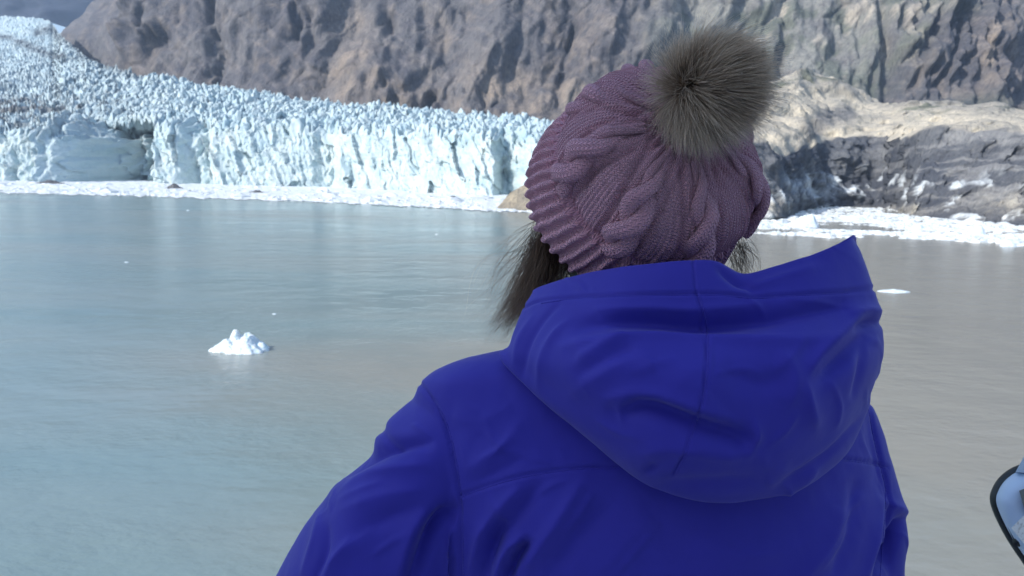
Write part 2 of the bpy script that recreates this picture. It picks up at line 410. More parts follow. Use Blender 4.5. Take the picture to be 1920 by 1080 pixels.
# pinnacles
f1, f2, hid = worley(X / 11 + warp * .6, Y / 20 + warp, 101)
pin = np.clip(1 - f1 * 1.35, 0, 1) ** .8 * (5.5 + 6 * hid)
g1, g2, gid = worley(X / 4.6 + warp, Y / 9 + warp, 111)
pin += np.clip(1 - g1 * 1.3, 0, 1) * (3.2 + 3.2 * gid)
crev = sstep(.22, .0, f2 - f1) * 8 - fbm(base / 42, 3, 97) * 9
flat = sstep(2400, 1500, Y)                                          # smoother far up the valley
zoff = up_w * (pin - crev + fbm(base / 9, 3, 95) * 3 - 4) * (.35 + .65 * flat)
# face: vertical columns, blocks and bites
k1, k2, kid = worley(X / 13 + fbm(base / 20, 2, 121) * .5, Z / 34 + fbm(base / 25, 2, 122) * .6, 123)
j1, j2, jid = worley((X + Z * .35) / 5.5 + fbm(base / 8, 2, 124) * .6, Z / 13, 125)
out = facets((X + Z * .55) / 15 + warp * .4, Z / 44 + warp * .4, 126) * 6.5 + facets((X + Z * .45) / 5.5 + warp * .5, Z / 20 + warp * .5, 129) * 2.4 + facets((X + Z * .2) / 2.6 + warp, Z / 7 + warp, 130) * .8 + ridged(np.stack([(X + Z * .4) / 30, Y / 60, Z / 110], -1), 4, 127) * 6 + fbm(base / 6, 3, 128) * 1.4
dY = -out * face_w + emb[None] * (1 + .22 * planes(U / 15, Z / 14, 36, .5) + .12 * planes(U / 6, Z / 6, 37, 1.1)) * sstep(-.3, -.05, Tface)
V[..., 1] += dY; V[..., 0] += fbm(base / 12, 3, 131) * 4; V[..., 2] += zoff
V[..., 2] -= emb[None] * 0.02 * up_w
n1 = fbm(base / 60, 4, 141); n2 = fbm(base / 14, 4, 145)
white = np.array((.53, .61, .605)); blue = np.array((.28, .44, .51)); dirt = np.array((.19, .19, .18))
cl = np.broadcast_to(white, V.shape).copy()
deep = np.clip(.25 + n2 * .9 + .35 * up_w * (1 - np.clip((pin + 2) / 14, 0, 1)) - .1 * kid * face_w, 0, 1)
cl = mixc(cl, blue, deep * .62)
vrow_ = proj(base)[1]
dm = np.exp(-((U - 20) / 120.0) ** 2 - ((vrow_ - 215) / 45.0) ** 2) * .9 + np.exp(-((U - 160) / 140.0) ** 2 - ((vrow_ - 190) / 40.0) ** 2) * .35 + .12 * up_w * sstep(420, 40, U)
cl = mixc(cl, dirt, dm * sstep(-.1, .35, n2 + n1 * .6) * 1.1)
def seg_d(u, v, pts):
    o = np.full(np.shape(u), 1e9)
    for (a, b) in zip(pts[:-1], pts[1:]):
        ax, ay, bx, by = a[0], a[1], b[0], b[1]; L = (bx - ax) ** 2 + (by - ay) ** 2
        t = np.clip(((u - ax) * (bx - ax) + (v - ay) * (by - ay)) / L, 0, 1)
        o = np.minimum(o, np.hypot(u - ax - t * (bx - ax), v - ay - t * (by - ay)))
    return o
wv = vrow_ + n2 * 5
for pts, wd, a in [([(-60, 66), (20, 70)], 6, 1), ([(30, 78), (70, 94), (118, 110)], 7, 1), ([(70, 62), (100, 52), (125, 50)], 9, .9), ([(104, 66), (150, 92), (200, 122), (260, 136)], 10, .8), ([(150, 105), (215, 125)], 5, .5), ([(0, 205), (30, 190)], 9, .6)]:
    cl = mixc(cl, (.075, .075, .075), np.exp(-(seg_d(U, wv, pts) / wd) ** 2) * a * up_w * (.75 + n2))
mk('glacier', V, grid_faces(*V.shape[:2]), m_ice.m, colr=cl, props=dict(kind='structure'))

# ---- moraine: debris-covered ice cliff on the right with the pale gravel ridge above it
m_ = 480; um = np.linspace(1150, 2350, m_)
v0 = crv(um, [(1150, 408), (1400, 414), (1470, 410), (1530, 386), (1660, 386), (1700, 404), (1800, 412), (1920, 424), (2350, 470)])
v1 = crv(um, [(1150, 270), (1400, 266), (1440, 276), (1478, 286), (1520, 276), (1570, 261), (1650, 255), (1700, 258), (1740, 251), (1800, 256), (1870, 252), (1920, 262), (2350, 270)])
v2 = crv(um, [(1150, 200), (1400, 160), (1440, 150), (1500, 122), (1560, 140), (1610, 172), (1660, 190), (1750, 196), (1850, 200), (1920, 205), (2350, 190)])
D0 = smooth1(Gd(um, v0, .5), 25); D1 = D0 + 70; D2 = np.maximum(D0 + 420, 960)
ts = [np.linspace(0, 1, 100)[:, None], np.linspace(0, 1, 76)[1:, None]]
Va = P(um[None] + 0 * ts[0], v0 + 5 + (v1 - v0 - 5) * ts[0], D0 + (D1 - D0) * ts[0] ** .8)
Vb = P(um[None] + 0 * ts[1], v1 + (v2 - v1) * ts[1], D1 + (D2 - D1) * ts[1] ** 1.1)
V = np.concatenate([Va, Vb]); T = np.concatenate([ts[0][:, 0], 1 + ts[1][:, 0]])[:, None] + 0 * um[None]; U = um[None] + 0 * T
base = V.copy(); n1 = fbm(base / 40, 4, 151); n2 = fbm(base / 11, 4, 155); n3 = ridged(base / np.array([24, 24, 14]), 4, 158)
lowf = sstep(1.05, .85, T)
V -= fw * ((lowf * (n1 * 18 + n3 * 9 + n2 * 4) + (1 - lowf) * (n1 * 22 + n2 * 3)) * sstep(0, .05, T))[..., None]
V[..., 2] += lowf * (n2 * 3 + ridged(base / 9, 3, 159) * 1.6) * sstep(0, .1, T) + (1 - lowf) * (n1 * 7 + fbm(base / 6, 3, 161) * .9)
dk = np.array(srgb(74, 78, 86)); dk2 = np.array(srgb(106, 108, 110)); tn = np.array(srgb(194, 185, 166)); tg = np.array(srgb(140, 137, 130)); wh = np.array((.72, .77, .78))
cl = np.broadcast_to(dk, V.shape).copy()
cl = mixc(cl, dk2, .35 + n1 * 1.3)
strat = sstep(.35, .62, ridged(base / np.array([60, 60, 9]), 4, 171))
cl = mixc(cl, srgb(150, 150, 148), strat * .55 * sstep(1560, 1700, U))
cl = mixc(cl, wh, (sstep(.18, .4, n2) * .6 + sstep(.25, .5, n2) * .4) * sstep(.62, .3, T))
vv_ = proj(base)[1]
cl = mixc(cl, wh, np.exp(-((U - 1515) / 45) ** 2 - ((vv_ - 355) / 26) ** 2) * (.55 + n2 * 1.5))
sand = sstep(.98 + .08 * 0, 1.03, T + n2 * .035)
tcol = mixc(np.broadcast_to(tn, V.shape).copy(), tg, sstep(.05, .35, n1) * .4 + sstep(1.55, 1.95, T) * .4)
gp = np.exp(-(seg_d(U, vv_, [(1520, 250), (1545, 228), (1590, 215)]) / 17) ** 4)
tcol = mixc(tcol, srgb(128, 126, 122), gp * .95)
tcol = mixc(tcol, srgb(84, 94, 78), sstep(.1, .4, fbm(base / 26, 4, 175)) * sstep(1.55, 1.85, T) * .7)
cl = cl * (1 - sand[..., None]) + tcol * sand[..., None]
lowtan = np.exp(-((U - 1900) / 90) ** 2 - ((vv_ - 385) / 22) ** 2) + np.exp(-((U - 1700) / 50) ** 2 - ((vv_ - 396) / 9) ** 2) + np.exp(-((U - 1430) / 60) ** 2 - ((vv_ - 396) / 12) ** 2)
cl = mixc(cl, srgb(168, 162, 148), lowtan * (.6 + n2))
mk('moraine', V, grid_faces(*V.shape[:2]), m_mor.m, colr=cl, props=dict(kind='structure'))

# ---- sandy rock mound at the foot of the ice
n, m_ = 60, 120
a = np.linspace(0, 2 * np.pi, m_, endpoint=False)[None]; t = np.linspace(0, 1, n)[:, None]
c = G(1082, 397); rr = (1 - t) * np.array([1.0])
V = np.stack([c[0] + rr * 56 * np.cos(a), c[1] + 20 + rr * 34 * np.sin(a), -1 + 27 * (1 - (1 - t) ** 2.0) ** .8 + 0 * a], -1)
V[..., 2] += fbm(V / 9, 4, 181) * 3 * t; V[..., :2] += (fbm(V / 14, 4, 183) * 4)[..., None]
mk('rock_mound', V, grid_faces(n, m_, wrap_m=True), m_mor.m, colr=mixc(np.broadcast_to(np.array(srgb(168, 156, 134)), V.shape).copy(), srgb(130, 124, 112), .5 + fbm(V / 8, 4, 185)), props=dict(kind='structure'))

# ---- brash ice: floating rubble too small to count
ICO_V, ICO_F = None, None
def chunk(seed, seg=6, rings=3):
    r_ = np.random.default_rng(seed)
    a = np.arange(seg) / seg * 2 * np.pi; V = [];
    for k in range(rings):
        rad = [1.0, .85, .25][k]; z = [-.3, .3, .75][k]
        j = r_.uniform(.65, 1.2, seg)
        V.append(np.stack([np.cos(a) * rad * j, np.sin(a) * rad * j, z + r_.uniform(-.12, .16, seg)], -1))
    return np.concatenate(V), grid_faces(rings, seg, wrap_m=True)
CH = [chunk(k) for k in range(14)]
def brash(name, pts, sizes, seed, label):
    r_ = np.random.default_rng(seed); Vs, Fs, o = [], [], 0
    for p, s_ in zip(pts, sizes):
        V, Fc = CH[r_.integers(14)]
        th = r_.uniform(0, 6.28); c_, s2 = math.cos(th), math.sin(th)
        W = V * np.array([s_ * r_.uniform(.8, 1.9), s_ * r_.uniform(.7, 1.2), s_ * r_.uniform(.22, .6)])
        W = np.stack([W[:, 0] * c_ - W[:, 1] * s2, W[:, 0] * s2 + W[:, 1] * c_, W[:, 2]], -1) + p
        Vs.append(W); Fs.append(Fc + o); o += len(V)
    return mk(name, np.concatenate(Vs), np.concatenate(Fs), m_brash.m, smooth=False, props=dict(kind='stuff', label=label, category='ice'))
vedge = [(-260, 356), (0, 361), (200, 366), (400, 371), (600, 379), (800, 388), (960, 397), (1200, 408)]
N = 5200
ub = rng.uniform(-250, 1010, N); vb = crv(ub, vedge) - rng.beta(1.0, 1.5, N) * (crv(ub, vedge) - crv(ub, [(-260, 330), (0, 337), (200, 341), (400, 346), (600, 350), (800, 360), (950, 368), (1200, 380)]) - 2)
pts = G(ub, vb); szs = rng.lognormal(math.log(1.9), .55, N)
brash('brash_ice', pts, szs, 5, 'dense white brash ice floating along the foot of the glacier face')
# slush sheet that binds the left belt
m_ = 500; ux = np.linspace(-260, 1010, m_); tt = np.linspace(0, 1, 40)[:, None]
e = crv(ux, vedge); e = e + smooth1(rng.normal(0, 2.4, m_), 5)
ft = crv(ux, [(-260, 330), (0, 337), (200, 341), (400, 346), (600, 350), (800, 360), (950, 368), (1200, 380)]) - 4
V = G(ux[None] + 0 * tt, e[None] * (1 - tt) + ft[None] * tt, .25); V[..., 2] = .3 + (fbm(V / 10, 3, 191) * 1.1 + .5) * sstep(0, .08, tt)
mk('slush_ice', V, grid_faces(40, m_), m_brash.m, props=dict(kind='stuff', label='flat white slush ice sheet before the glacier face', category='ice'))
# right belt, streaky
N = 18000
ub = rng.uniform(1380, 2300, N); lo = crv(ub, [(1380, 398), (1530, 386), (1680, 392), (1800, 412), (1920, 420), (2300, 450)]); hi = crv(ub, [(1380, 436), (1500, 442), (1650, 452), (1920, 478), (2300, 520)])
tb = rng.uniform(0, 1, N) ** .9; vb = lo + (hi - lo) * tb
pts = G(ub, vb)
dens = fbm(np.stack([pts[:, 0] / 60, pts[:, 1] / 22, 0 * ub], -1), 4, 195) + .22 - .55 * np.clip(tb - .55, 0, 1) * 2 + .3 * np.exp(-((ub - 1590) / 60) ** 2 - ((vb - 395) / 12) ** 2)
k = dens > rng.uniform(-.12, .2, N); pts = pts[k]; ub = ub[k]
brash('brash_ice', pts, rng.lognormal(math.log(1.0), .5, len(pts)), 6, 'streaky belt of white brash ice before the dark debris-covered ice')

# ================================================================== THINGS ON THE WATER
def ice_blob(name, c, L, W, H, seed, label, cat, grp=None, bumps=(), mat=None, n=34, m=64, rough=.16):
    """a floating lump: footprint L x W, height H, with extra peaks (x, y, r, h)"""
    a = np.linspace(0, 2 * np.pi, m, endpoint=False)[None]; t = np.linspace(0, 1, n)[:, None]
    rr = (1 - t)
    q = np.stack([np.cos(a) + 0 * t, np.sin(a) + 0 * t, 0 * a + seed + 0 * t], -1)
    edge = 1 + fbm(q * 1.6, 4, seed) * .5
    x = rr * np.cos(a) * edge; y = rr * np.sin(a) * edge
    z = H * (1 - rr ** 2.2) ** .9 * .6 * (1 + fbm(np.stack([x * 2.5, y * 2.5, 0 * x], -1), 4, seed + 3) * .65)
    for (bx, by, br, bh) in bumps: z = z + bh * np.exp(-(((x - bx) / br) ** 2 + ((y - by) / (br * 1.3)) ** 2) ** 2.0)
    p = np.stack([x, y, z], -1)
    z = z + (ridged(p * 6, 3, seed + 5) * rough * H) * np.clip(t * 6, 0, 1)
    z = np.where(t < .001, -.25 * H, z)
    V = np.stack([x * L / 2, y * W / 2, z], -1)
    o = mk(name, V, grid_faces(n, m, wrap_m=True), (mat or m_berg).m, props=dict(label=label, category=cat))
    o.location = c
    if grp: o['group'] = grp
    return o
c = G(441, 660)
ice_blob('iceberg', c + np.array([0, 1.5, 0]), 9.0, 5.5, 2.7, 11, 'small white iceberg with a stubby spire, alone on the left water', 'iceberg',
         rough=.10, bumps=[(-.10, 0, .17, 1.4), (.25, -.1, .45, .5), (.9, -.1, .16, .6)], n=60, m=120)
c = G(1676, 547)
ice_blob('ice_floe', c, 7.6, 4.2, .62, 23, 'low flat white ice floe on grey water right of the hood', 'ice floe', bumps=[(-.02, 0, .2, .35)])
for (pu, pv, L, sd, lb) in [(514, 589, .8, 31, 'tiny white ice piece above and right of the iceberg'), (237, 492, 1.2, 32, 'tiny white ice piece on blue water left of the iceberg'),
                            (818, 440, 1.4, 33, 'tiny white ice piece on open water left of the pink hat'), (352, 395, 2.2, 34, 'tiny ice piece near the glacier slush on the left')]:
    ice_blob('ice_floe', G(pu, pv), L, L * .7, L * .22, sd, lb, 'ice floe', 'tiny ice pieces on the open water', n=12, m=24)
for (pu, pv, L, H, sd, lb) in [(1510, 425, 17, 5.5, 41, 'pale blue ice block standing at the left end of the right brash belt'), (1830, 440, 10, 3.6, 42, 'rounded white ice lump in the brash belt near the right edge'),
                               (1600, 412, 17, 2.6, 43, 'broad white ice slab under the dark ice cliff'), (1720, 430, 9, 2.2, 44, 'white ice lump in the middle of the right brash belt'),
                               (1890, 462, 7, 2.0, 45, 'white ice lump lowest in the brash belt by the right edge')]:
    ice_blob('ice_block', G(pu, pv), L, L * .6, H, sd, lb, 'ice block', 'ice blocks in the right brash belt', n=24, m=48, bumps=[(.15, 0, .55, H * .5)])
for (pu, pv, L, H, sd, lb) in [(88, 346, 40, 4.5, 51, 'dark debris-covered ice ridge on slush at the far left'), (178, 336, 15, 6, 52, 'grey boulder on the slush below the blue shadow'),
                               (322, 355, 20, 5, 53, 'dark boulder alone on the slush below the glacier face'), (477, 363, 18, 3, 54, 'low dark ice chunk on the slush, rightmost of the four')]:
    ice_blob('boulder', G(pu, pv) + np.array([0, 6, 0]), L, L * .6, H, sd, lb, 'boulder', 'dark lumps on the slush', mat=m_dark, n=20, m=40, bumps=[(.1, 0, .35, H * .4)])

# ================================================================== THE SHIP (behind and below the camera)
m_ship = Mat('white_ship_paint', (.86, .85, .82), .45); m_deck = Mat('deck_boards', (.30, .22, .15), .7)
wvn = m_deck.noise(m_deck.coord((1, 14, 1)), 3, 4); m_deck.base(m_deck.ramp(wvn, [(.3, (.48, .45, .40)), (.7, (.60, .57, .52))]))
DZ = 28.40
def boxv(x0, x1, y0, y1, z0, z1):
    V = np.array([(x, y, z) for z in (z0, z1) for y in (y0, y1) for x in (x0, x1)], float)
    return V, np.array([[0, 2, 3, 1], [4, 5, 7, 6], [0, 1, 5, 4], [2, 6, 7, 3], [0, 4, 6, 2], [1, 3, 7, 5]])
ship = empty('ship', (0, -8, 0), label='white ship deck the viewer and the person stand on', category='ship')
pin_s = pinv_of(ship)
mk('hull', *boxv(-70, 70, -26, 1.42, -1.5, DZ - .2), m_ship.m, ship, pin_s, smooth=False)
mk('deck', *boxv(-70, 70, -26, 1.5, DZ - .19, DZ), m_deck.m, ship, pin_s, smooth=False)
mk('sun_block_wall', *boxv(-60, 60, -24, -3.6, DZ + .005, DZ + 9.5), m_ship.m, ship, pin_s, smooth=False)  # unseen wall, added to keep the sun off the person and bounce skylight

# ================================================================== THE PERSON
pc = P(1260, 700, .86)
person = empty('person', (pc[0], pc[1], DZ), label='person in blue hooded jacket and pink pompom hat, seen from behind', category='person')
PI = pinv_of(person)

# ---- body: one skinned figure, mostly under the clothes
def body():
    pts, rad, ed = [], [], []
    def add(p, r, frm=None):
        pts.append(tuple(p)); rad.append(r)
        if frm is not None: ed.append((frm, len(pts) - 1))
        return len(pts) - 1
    bx, by = pc[0], pc[1] + .03
    pel = add((bx, by, DZ + .92), .15); s1 = add((bx, by, DZ + 1.1), .13, pel); s2 = add((bx, by + .01, DZ + 1.28), .13, s1); nk = add((bx - .02, by + .01, DZ + 1.38), .055, s2)
    hb = P(1195, 400, .90); h0 = add(hb + np.array([0, .0, -.07]), .058, nk); h1 = add(hb, .076, h0); h2 = add(hb + np.array([0, -.005, .05]), .07, h1)
    add(hb + np.array([-.03, .095, -.03]), .014, h1)                    # nose
    add(hb + np.array([-.072, .0, -.01]), .014, h1); add(hb + np.array([.072, -.01, -.01]), .014, h1)  # ears
    for sx, sh, el, wr in ((-1, P(840, 800, .88), P(640, 1300, .93), P(820, 1400, 1.12)), (1, P(1560, 800, .88), P(1585, 1300, .97), P(1500, 1400, 1.15))):
        a = add(sh, .040, s2); b = add(el, .034, a); c_ = add(wr, .028, b)
        d = (wr - el) / np.linalg.norm(wr - el); lat = np.cross(d, (0, 0, 1)); pm = add(wr + d * .055, .026, c_)
        for k, (off, ln) in enumerate(((-.03, .06), (-.01, .078), (.01, .085), (.03, .078))):
            f1_ = add(wr + d * .09 + lat * off, .010, pm); f2_ = add(wr + d * (.09 + ln * .5) + lat * off + np.array([0, 0, -.006]), .009, f1_); add(wr + d * (.09 + ln * .85) + lat * off + np.array([0, 0, -.03]), .008, f2_)
        t1 = add(wr + d * .035 - sx * lat * .045, .012, c_); add(wr + d * .075 - sx * lat * .06 + np.array([0, 0, -.01]), .010, t1)
    for sx in (-1, 1):
        hp = add((bx + sx * .09, by, DZ + .85), .095, pel); kn = add((bx + sx * .10, by + .02, DZ + .48), .065, hp); an = add((bx + sx * .10, by, DZ + .09), .045, kn); add((bx + sx * .11, by + .14, DZ + .04), .036, an)
    me = bpy.data.meshes.new('body'); me.from_pydata(pts, ed, []); o = bpy.data.objects.new('body', me); col.objects.link(o)
    md = o.modifiers.new('skin', 'SKIN'); md.use_smooth_shade = True
    for i, r_ in enumerate(rad): me.skin_vertices[0].data[i].radius = (r_, r_)
    me.skin_vertices[0].data[0].use_root = True
    sb = o.modifiers.new('sub', 'SUBSURF'); sb.levels = 2; sb.render_levels = 2
    me.materials.append(m_skin.m); o.parent = person; o.matrix_parent_inverse = PI
    return o
body()
# trousers and boots (below the frame)
bx, by = pc[0], pc[1] + .03
for nm, segs, mt in (('trousers', [[(sx * .09, 0, .98, .12), (sx * .1, .01, .7, .10), (sx * .105, .02, .45, .08), (sx * .105, .0, .12, .075)] for sx in (-1, 1)], m_pants), ('boots', [[(sx * .105, -.03, .16, .065), (sx * .108, -.01, .06, .068), (sx * .11, .09, .045, .05), (sx * .112, .17, .035, .03)] for sx in (-1, 1)], m_black)):
    pr = [tube(catmull([(bx + p[0], by + p[1], DZ + p[2]) for p in sg], 6), catmull([[p[3]] for p in sg], 6)[:, 0], 20) for sg in segs]
    mk(nm, *join(pr), mt.m, person, PI)

# ---- sculpting: ridges and creases laid along lines of the garment (photo pixel, width px, height mm)
def sculpt(V, Fc, strokes, noise_amp=0, seed=0):
    N_ = vnormals(V, Fc); cdir = C0 - V; cdir /= np.linalg.norm(cdir, axis=1, keepdims=True)
    if np.mean(np.sum(N_ * (V - V.mean(0)), 1)) < 0: N_ = -N_
    fac = sstep(-.4, .12, np.sum(N_ * cdir, 1)); u, v, d = proj(V)
    off = np.zeros(len(V))
    for st in strokes:
        pts, wd, am = st[:3]; pts = catmull(pts, 6) if len(pts) > 2 else np.array(pts, float)
        xs, ys = pts[:, 0], pts[:, 1]; mg = 3.5 * wd
        k = np.where((u > xs.min() - mg) & (u < xs.max() + mg) & (v > ys.min() - mg) & (v < ys.max() + mg))[0]
        if not len(k): continue
        best = np.full(len(k), 1e9); tb_ = np.zeros(len(k)); sg = np.zeros(len(k))
        for i in range(len(pts) - 1):
            ax, ay = pts[i]; bx_, by_ = pts[i + 1]; L = (bx_ - ax) ** 2 + (by_ - ay) ** 2 + 1e-9
            t = np.clip(((u[k] - ax) * (bx_ - ax) + (v[k] - ay) * (by_ - ay)) / L, 0, 1)
            ex = u[k] - ax - t * (bx_ - ax); ey = v[k] - ay - t * (by_ - ay); dd = np.hypot(ex, ey)
            nw = dd < best; best = np.where(nw, dd, best); tb_ = np.where(nw, (i + t) / (len(pts) - 1), tb_)
            sg = np.where(nw, np.sign((bx_ - ax) * ey - (by_ - ay) * ex), sg)
        kind = st[3] if len(st) > 3 else 'fold'
        if kind == 'fold': off[k] += 1.6 * am * 1e-3 * np.exp(-(np.sqrt(best ** 2 + 2.5) / wd) ** (1.2 if am > 0 else 1.7)) * np.sin(np.pi * np.clip(tb_ * .86 + .07, 0, 1)) ** .7
        elif kind == 'seam': off[k] += am * 1e-3 * (np.exp(-(best / wd) ** 2) - .15 * np.exp(-((best - 3.0 * wd) / (1.5 * wd)) ** 2))
        elif kind == 'lip':  # one side steps up, the other tucks under
            off[k] += am * 1e-3 * np.exp(-(best / (wd * 1.6)) ** 2) * sg * np.tanh(best / wd * 2)
    if noise_amp:
        q_ = V @ np.stack([rt, up, fw], 1); q_ = q_ + .02 * np.stack([fbm(V / .05, 2, seed + 20), fbm(V / .05, 2, seed + 21), fbm(V / .05, 2, seed + 22)], 1)
        q_[:, 0] += q_[:, 1] * .6
        cr = np.clip(ridged(q_ / np.array([.055, .11, .08]), 2, seed + 30) - .62, 0, 1) * sstep(-.05, .3, fbm(V / .09, 2, seed + 33))
        off += noise_amp * (fbm(V / .085, 3, seed) + .35 * fbm(V / .03, 3, seed + 4) + 3.0 * cr)
    return V + N_ * (off * fac)[:, None]

# ---- jacket shell: torso and sleeves fused, then sculpted
def loft(rings): return np.concatenate(rings), grid_faces(len(rings), len(rings[0]), wrap_m=True)
def superring(L, Rr, v, Db_, th, nseg=64, ex=2.5):
    a = np.arange(nseg) / nseg * 2 * np.pi; c_, s_ = np.cos(a), np.sin(a)
    x = np.sign(c_) * np.abs(c_) ** (2 / ex); y = np.sign(s_) * np.abs(s_) ** (2 / ex)
    return P((L + Rr) / 2 + (Rr - L) / 2 * x, v + 0 * a, Db_ + th / 2 - th / 2 * y)
TOR = [(640, 1085, 1430, .815, .10), (650, 985, 1500, .805, .11), (658, 930, 1560, .797, .12), (668, 885, 1592, .79, .13), (685, 835, 1612, .782, .15), (712, 792, 1616, .772, .17), (750, 778, 1622, .764, .20),
       (800, 785, 1630, .755, .22), (870, 782, 1640, .745, .24), (960, 795, 1655, .737, .26), (1080, 815, 1668, .73, .28), (1250, 830, 1660, .73, .29), (1450, 830, 1650, .74, .30), (1650, 800, 1680, .75, .32)]
ctl = catmull(np.array(TOR, float), 5)
rings = [superring(L, Rr, v, Db_, th) for v, L, Rr, Db_, th in ctl]
def cap(rings):  # close the ends
    return [rings[0].mean(0) + (rings[0] - rings[0].mean(0)) * .01] + rings + [rings[-1].mean(0) + (rings[-1] - rings[-1].mean(0)) * .01]
torso = loft(cap(rings))
def sleeve_loft(ctrl):
    c_ = catmull(np.array([(*P(a, b, d), r_, k) for a, b, d, r_, k in ctrl]), 7)
    t = np.gradient(c_[:, :3], axis=0); t /= np.linalg.norm(t, axis=1, keepdims=True)
    a = np.cross(t, (.05, 1, .1)); a /= np.linalg.norm(a, axis=1, keepdims=True); b = np.cross(t, a)
    ph = np.arange(40) / 40 * 2 * np.pi
    rings = [p[:3] + np.cos(ph)[:, None] * a[i] * p[3] + np.sin(ph)[:, None] * b[i] * p[3] * p[4] for i, p in enumerate(c_)]
    return loft(cap(rings))
slL = sleeve_loft([(912, 765, .865, .045, 1.1), (868, 806, .868, .064, 1.2), (828, 860, .87, .072, 1.2), (796, 918, .87, .080, 1.15), (752, 990, .872, .094, 1.05), (712, 1080, .875, .108, 1), (650, 1230, .885, .112, .95), (640, 1370, .93, .10, 1), (700, 1400, 1.02, .085, 1), (780, 1400, 1.10, .07, 1)])
slR = sleeve_loft([(1540, 760, .89, .05, 1.1), (1576, 805, .895, .044, 1.2), (1590, 860, .90, .046, 1.3), (1608, 930, .905, .047, 1.3), (1620, 985, .91, .046, 1.2), (1618, 1080, .915, .046, 1.1), (1638, 1230, .93, .055, 1), (1630, 1370, .97, .06, 1), (1560, 1400, 1.08, .06, 1), (1500, 1400, 1.14, .055, 1)])
Vj, Fj = join([torso, slL, slR])
tmp = mk('tmp', Vj, Fj, m_jacket.m)
rm = tmp.modifiers.new('r', 'REMESH'); rm.mode = 'VOXEL'; rm.voxel_size = .0029
dg = bpy.context.evaluated_depsgraph_get(); ev = tmp.evaluated_get(dg); me = ev.to_mesh()
V = np.empty(len(me.vertices) * 3, np.float32); me.vertices.foreach_get('co', V); V = V.reshape(-1, 3).astype(float)
Fq = np.empty(len(me.loops), np.int32); me.loops.foreach_get('vertex_index', Fq); lt = np.empty(len(me.polygons), np.int32); me.polygons.foreach_get('loop_total', lt)
assert (lt == 4).all(); Fq = Fq.reshape(-1, 4)
ev.to_mesh_clear(); bpy.data.objects.remove(tmp)
e_ = np.concatenate([Fq[:, [0, 1]], Fq[:, [1, 2]], Fq[:, [2, 3]], Fq[:, [3, 0]]]); cnt = np.bincount(e_[:, 0], minlength=len(V)).astype(float)
def lap(V, it, k=.5):
    for _ in range(it):
        S_ = np.stack([np.bincount(e_[:, 0], V[e_[:, 1], c], len(V)) for c in range(3)], -1)
        V = V + k * (S_ / cnt[:, None] - V)
    return V
V = lap(V, 14)
ARM_L = [(768, 700), (785, 716), (815, 757), (838, 805), (852, 865), (861, 930), (864, 1000), (866, 1085)]
YOKE_L = [(861, 930), (930, 905), (1000, 888), (1080, 877), (1180, 872)]
YOKE_R = [(1500, 862), (1570, 860), (1620, 865), (1664, 876)]
ARM_R = [(1628, 745), (1638, 800), (1650, 860), (1664, 920), (1660, 1000), (1654, 1085)]
JS = [(ARM_L, 2.6, -3.2, 'seam'), (YOKE_L, 2.5, -2.6, 'seam'), (YOKE_R, 2.5, -2.6, 'seam'), (ARM_R, 2.8, -3.0, 'seam'),
      ([(640, 892), (672, 872), (705, 852), (745, 838), (800, 832)], 13, -10), ([(640, 925), (690, 893), (740, 878), (800, 872)], 20, 6), ([(688, 838), (722, 815), (745, 775), (772, 745)], 13, 5),
      ([(742, 842), (725, 822), (728, 800)], 8, -3.5), ([(700, 800), (735, 775)], 10, -3),
      ([(770, 1095), (800, 1010), (822, 975), (842, 955)], 15, -13), ([(742, 1095), (768, 1010), (800, 955)], 16, 6), ([(832, 1095), (842, 1020), (850, 985)], 9, 7),
      ([(600, 1100), (640, 1040), (700, 990)], 22, 5), ([(570, 1075), (592, 1010), (600, 970)], 8, 4), ([(590, 1095), (612, 1040), (615, 985)], 8, -4), ([(640, 960), (720, 930), (800, 915)], 24, 4), ([(660, 1010), (720, 975), (790, 950)], 20, -4),
      ([(880, 1095), (898, 1020), (915, 985)], 10, 5), ([(905, 1095), (918, 1040), (930, 1000), (948, 975)], 13, -8), ([(945, 1095), (968, 1045), (990, 1018)], 10, -11), ([(928, 1095), (950, 1035), (978, 1008)], 8, 7),
      ([(985, 1060), (1040, 985), (1090, 905)], 20, 6), ([(900, 1000), (950, 940), (975, 915)], 14, 4.5), ([(920, 1030), (980, 955), (1010, 915)], 13, -4), ([(1030, 1075), (1090, 1000), (1150, 940)], 22, -4), ([(1110, 1095), (1180, 1010), (1230, 970)], 34, 3),
      ([(880, 880), (930, 850), (980, 790)], 22, 3), ([(850, 780), (900, 790), (960, 760)], 30, 2.5), ([(890, 905), (940, 880), (980, 860)], 12, -2),
      ([(1560, 1080), (1590, 1000), (1605, 930), (1610, 900)], 15, -4), ([(1620, 1090), (1640, 1000), (1648, 925)], 9, 6), ([(1500, 1090), (1560, 1010), (1580, 950)], 22, 4), ([(1650, 1090), (1668, 1020), (1690, 975)], 9, -14), ([(1655, 940), (1680, 950), (1700, 965)], 10, 5),
      ([(1300, 1000), (1400, 1040), (1500, 1020)], 40, 3)]
JS += [(p_, 5, 2.0) for p_ in ([(640, 940), (690, 918), (720, 905)], [(700, 1040), (735, 1015), (760, 1000)], [(620, 1060), (645, 1030), (660, 1010)], [(1150, 1080), (1190, 1035), (1220, 1000)], [(1000, 935), (1030, 912), (1060, 900)], [(1580, 980), (1605, 950), (1620, 930)], [(1540, 1060), (1570, 1020), (1590, 990)], [(900, 862), (935, 845), (960, 820)], [(700, 860), (740, 850), (790, 846)], [(1060, 1000), (1090, 960), (1110, 925)])]
V = sculpt(V, Fq, JS, .0024, 201)
V = lap(V, 1, .3)
u, v, _ = proj(V); fu, fv = u[Fq].mean(1), v[Fq].mean(1)
def xat(pts, y): a_ = np.array(pts, float); return np.interp(y, a_[:, 1], a_[:, 0])
